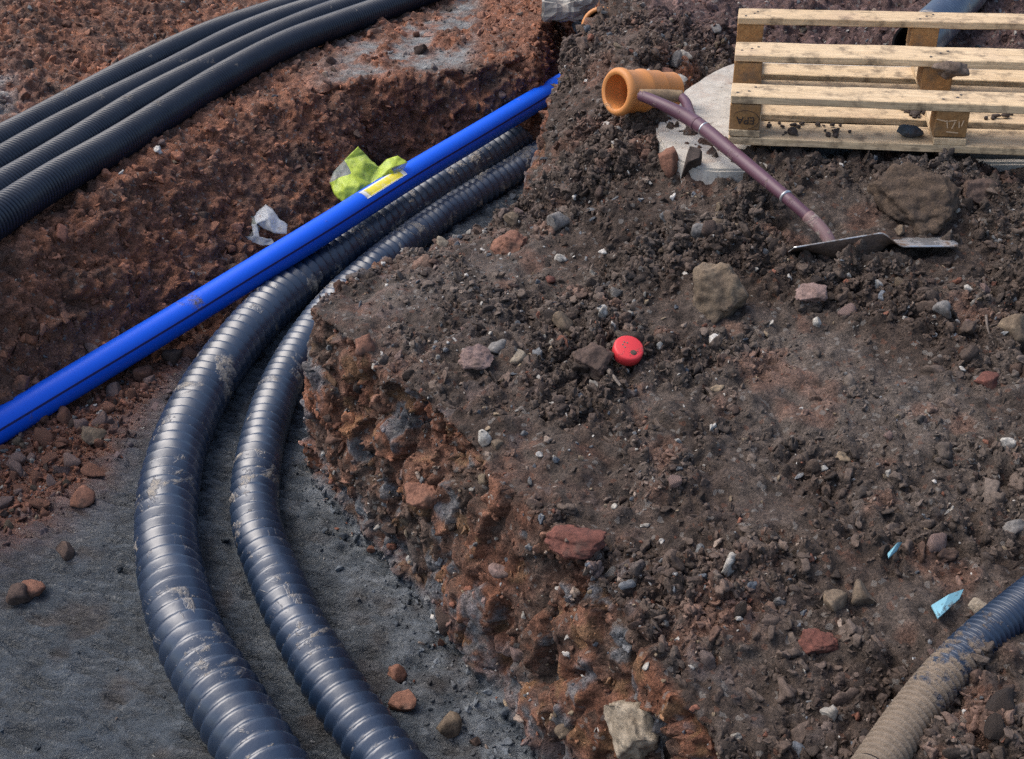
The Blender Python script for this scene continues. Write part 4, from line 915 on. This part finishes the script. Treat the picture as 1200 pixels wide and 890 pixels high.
# ------------------------------------------------------------------ litter: bags, cap, shards, twigs
def film(name, c0, c1, rough=.4, clear=.0):
    m, nt, b = mat_new(name); k = NB(nt); v = k.coord('Object')
    c = k.mix(k.ramp(k.noise(v, 13, 5, .7), [(.45, 0.), (.66, 1.)]), c0, c1); c = k.mix(k.ramp(k.noise(v, 30, 5, .7), [(.6, 0.), (.7, .6)]), c, (.16, .10, .07))
    k.l(c, b.inputs['Base Color']); b.inputs['Roughness'].default_value = rough
    tr = k.n('ShaderNodeBsdfTranslucent'); k.l(c, tr.inputs[0]); mx = k.n('ShaderNodeMixShader'); mx.inputs[0].default_value = .35; k.l(b.outputs[0], mx.inputs[1]); k.l(tr.outputs[0], mx.inputs[2]); tp = k.n('ShaderNodeBsdfTransparent'); m3 = k.n('ShaderNodeMixShader'); m3.inputs[0].default_value = clear; k.l(mx.outputs[0], m3.inputs[1]); k.l(tp.outputs[0], m3.inputs[2]); k.l(m3.outputs[0], [q for q in nt.nodes if q.type == 'OUTPUT_MATERIAL'][0].inputs[0]); k.l(k.bump(k.noise(v, 45, 5, .65, 1.0), .5, .006), b.inputs['Normal'])
    return m
M_LIME = film('lime_plastic', (.60, .72, .09), (.44, .56, .12)); M_WBAG = film('white_plastic', (.72, .74, .76), (.55, .56, .56), .3, .38)
def folded(name, P, faces, d, mats, seed, crinkle=.0025, org_px=None):
    """a thin sheet of folded film: creased facets between hand-set corners (picture column, row, metres towards or away)"""
    o0 = ptz(*org_px, d); bm = bmesh.new(); vs = [bm.verts.new(ptz(u, v, d + dd) - o0) for u, v, dd in P]
    for f, m in faces: bm.faces.new([vs[q] for q in f]).material_index = m
    bmesh.ops.triangulate(bm, faces=bm.faces); bmesh.ops.subdivide_edges(bm, edges=bm.edges, cuts=6, use_grid_fill=True); bmesh.ops.triangulate(bm, faces=bm.faces)
    Q = np.array([v.co[:] for v in bm.verts], np.float32); f1_, f2_, r_ = cells(Q, .03, seed); dz = crinkle * (2.2 * np.abs(pnoise(Q, .045, seed)) * 2 + pnoise(Q, .018, seed + 4) + .8 * (f2_ - f1_)); dy = .6 * crinkle * pnoise(Q, .02, seed + 9)
    for v, a, b in zip(bm.verts, dz, dy): v.co += Vector((float(b), -float(a), float(b)))
    me = bm_mesh(name, bm, None, True)
    for m in mats: me.materials.append(m)
    o = obj(name, me, None, o0); sd = o.modifiers.new('thickness', 'SOLIDIFY'); sd.thickness = .0008; return o
M_GBAG = film('clear_grey_plastic', (.42, .45, .40), (.30, .34, .24), .3, .5)
LB = [(420, 171, .055), (404, 187, .035), (391, 201, .01), (386, 214, .0), (393, 229, -.02), (402, 238, -.02), (415, 238, -.02), (430, 229, .0), (446, 217, .02), (462, 206, .035), (474, 197, .05), (478, 190, .06), (466, 182, .055), (454, 186, .045), (444, 195, .055), (436, 189, .06), (428, 180, .065),
      (412, 203, .005), (425, 200, .025), (438, 203, .06), (406, 219, -.045), (421, 217, -.04), (434, 214, .03), (448, 205, .02), (459, 196, .015), (428, 190, .035), (397, 208, -.005)]
LF = [((0, 1, 25, 16), 0), ((1, 2, 26, 17), 1), ((1, 17, 18, 25), 0), ((2, 3, 26), 1), ((3, 4, 20, 26), 0), ((26, 20, 21, 17), 0), ((4, 5, 6, 20), 0), ((20, 6, 7, 21), 0), ((17, 21, 22, 18), 0), ((21, 7, 22), 0), ((18, 22, 19), 0), ((25, 18, 19, 14), 0), ((16, 25, 14, 15), 0), ((14, 19, 23, 13), 0), ((19, 22, 8, 23), 0), ((22, 7, 8), 0), ((13, 23, 24, 12), 0), ((23, 8, 9, 24), 0), ((24, 9, 10, 11), 1), ((12, 24, 11), 0)]
tag(folded('lime_bag', LB, LF, 4.32, [M_LIME, M_GBAG], 21, .0048, (428, 225)), 'crumpled lime green plastic bag wedged behind the blue pipe', 'bag')
p0, n0 = hit(312, 268); d0 = (p0 - cam.location).dot(Vector((0, CP, -SP)))
WB = [(297, 252, .02), (312, 239, .05), (320, 246, .03), (327, 256, .02), (337, 263, .03), (336, 274, .0), (322, 273, -.02), (309, 268, -.005), (301, 262, -.02), (314, 256, -.02),
      (295, 262, .0), (304, 277, -.02), (318, 280, -.01), (323, 285, -.005), (309, 288, -.015), (296, 284, -.01), (285, 277, .0), (297, 277, -.02),
      (278, 254, .02), (289, 245, .03), (300, 247, .03), (296, 256, .0), (288, 265, .0), (282, 261, .005)]
WF = [((0, 1, 9, 8), 0), ((1, 2, 9), 0), ((2, 3, 6, 9), 0), ((3, 4, 5, 6), 0), ((8, 9, 6, 7), 0), ((10, 8, 11, 17), 0), ((17, 11, 14, 15), 0), ((11, 12, 13, 14), 0), ((15, 16, 17), 0), ((18, 19, 21, 23), 1), ((19, 20, 0, 21), 1), ((23, 21, 22), 1), ((21, 0, 8, 10), 1)]
tag(folded('white_bag', WB, WF, d0 - .015, [M_WBAG, M_GBAG], 33, .0030, (308, 275)), 'torn white plastic bag scrap on the red bank above the blue pipe', 'bag')
# red cap
M_CAP = plastic('red_cap_plastic', (.56, .03, .035), .40, .45, (.14, .10, .08), .575, 38, .4)
pc, nc = hit(736, 420); cap = empty('red_cap', ptz(735, 413, (pc - cam.location).dot(Vector((0, CP, -SP))) - .012)); axc = Vector((.16, -.42, 1))
lathe([(.0001, .020), (.030, .020), (.0335, .0185), (.035, .015), (.035, -.006), (.031, -.006)], 44, (0, 0, 0), axc, M_CAP, 'cap_shell', cap)
axq = axc.normalized().to_track_quat('Z', 'Y')
lathe([(.0001, .0207), (.007, .0207), (.0075, .0200)], 20, axq @ Vector((.004, -.017, 0)), axc, STONE['brown'], 'moulded_dimple', cap)
for i, (a_, b_) in enumerate(((-.012, .010), (-.006, .016), (.0, .012), (-.010, .002))): lathe([(.0001, .0206), (.0022, .0206), (.0024, .0200)], 10, axq @ Vector((a_, b_, 0)), axc, STONE['pink'], 'moulded_mark', cap)
tag(cap, 'round red plastic cap lying on the soil in the middle of the mound', 'cap')
# shards of pale blue plastic
M_SHARD = plastic('pale_blue_shard', (.15, .32, .38), .3, .5, (.10, .08, .065), .56, 45, .5)
def shard(px, label):
    hs = [hit(u, v)[0] for u, v in px]; z = max(h.z for h in hs) + .004; c = sum(hs, Vector()) / len(hs)
    P = [at(u, v, z + .006 * math.sin(i * 2.)) for i, (u, v) in enumerate(px)]; n = len(P); o0 = P[0].copy()
    vs = [p - o0 for p in P] + [p - o0 + Vector((0, 0, .003)) for p in P]; fs = [list(range(n))[::-1], list(range(n, 2 * n))] + [[i, (i + 1) % n, n + (i + 1) % n, n + i] for i in range(n)]
    me = bpy.data.meshes.new('plastic_shard'); me.from_pydata([tuple(v) for v in vs], [], fs); me.materials.append(M_SHARD); tag(obj('plastic_shard', me, None, o0), label, 'shard')
shard([(1091, 711), (1112, 698), (1129, 692), (1124, 703), (1099, 726)], 'larger pale blue shard beside the muddy duct')
shard([(1040, 650), (1052, 637), (1057, 637), (1051, 646), (1041, 655)], 'thin pale blue sliver on the soil above the larger shard')
# twigs
M_TWIG = stone_material('twig_bark', (.20, .165, .135), (.12, .095, .08))
def twig(px, r, label):
    P = [hit(u, v)[0] + Vector((0, 0, .006)) for u, v in px]; C, S = catmull([tuple(p) for p in P], .004); base = C[0].copy(); V, F, _ = tube(C - base, S, r, 8, lambda s, t: r * (1.1 - .6 * s / S[-1]) + 0 * t)
    tag(obj('twig', np_mesh('twig', V, F, M_TWIG), None, base), label, 'twig')
twig([(1155, 373), (1156, 385), (1159, 397), (1164, 407)], .0032, 'thin curved grey twig on the smooth mud at the right')
twig([(713, 437), (719, 445), (727, 455)], .006, 'short brown stick beneath the red cap')
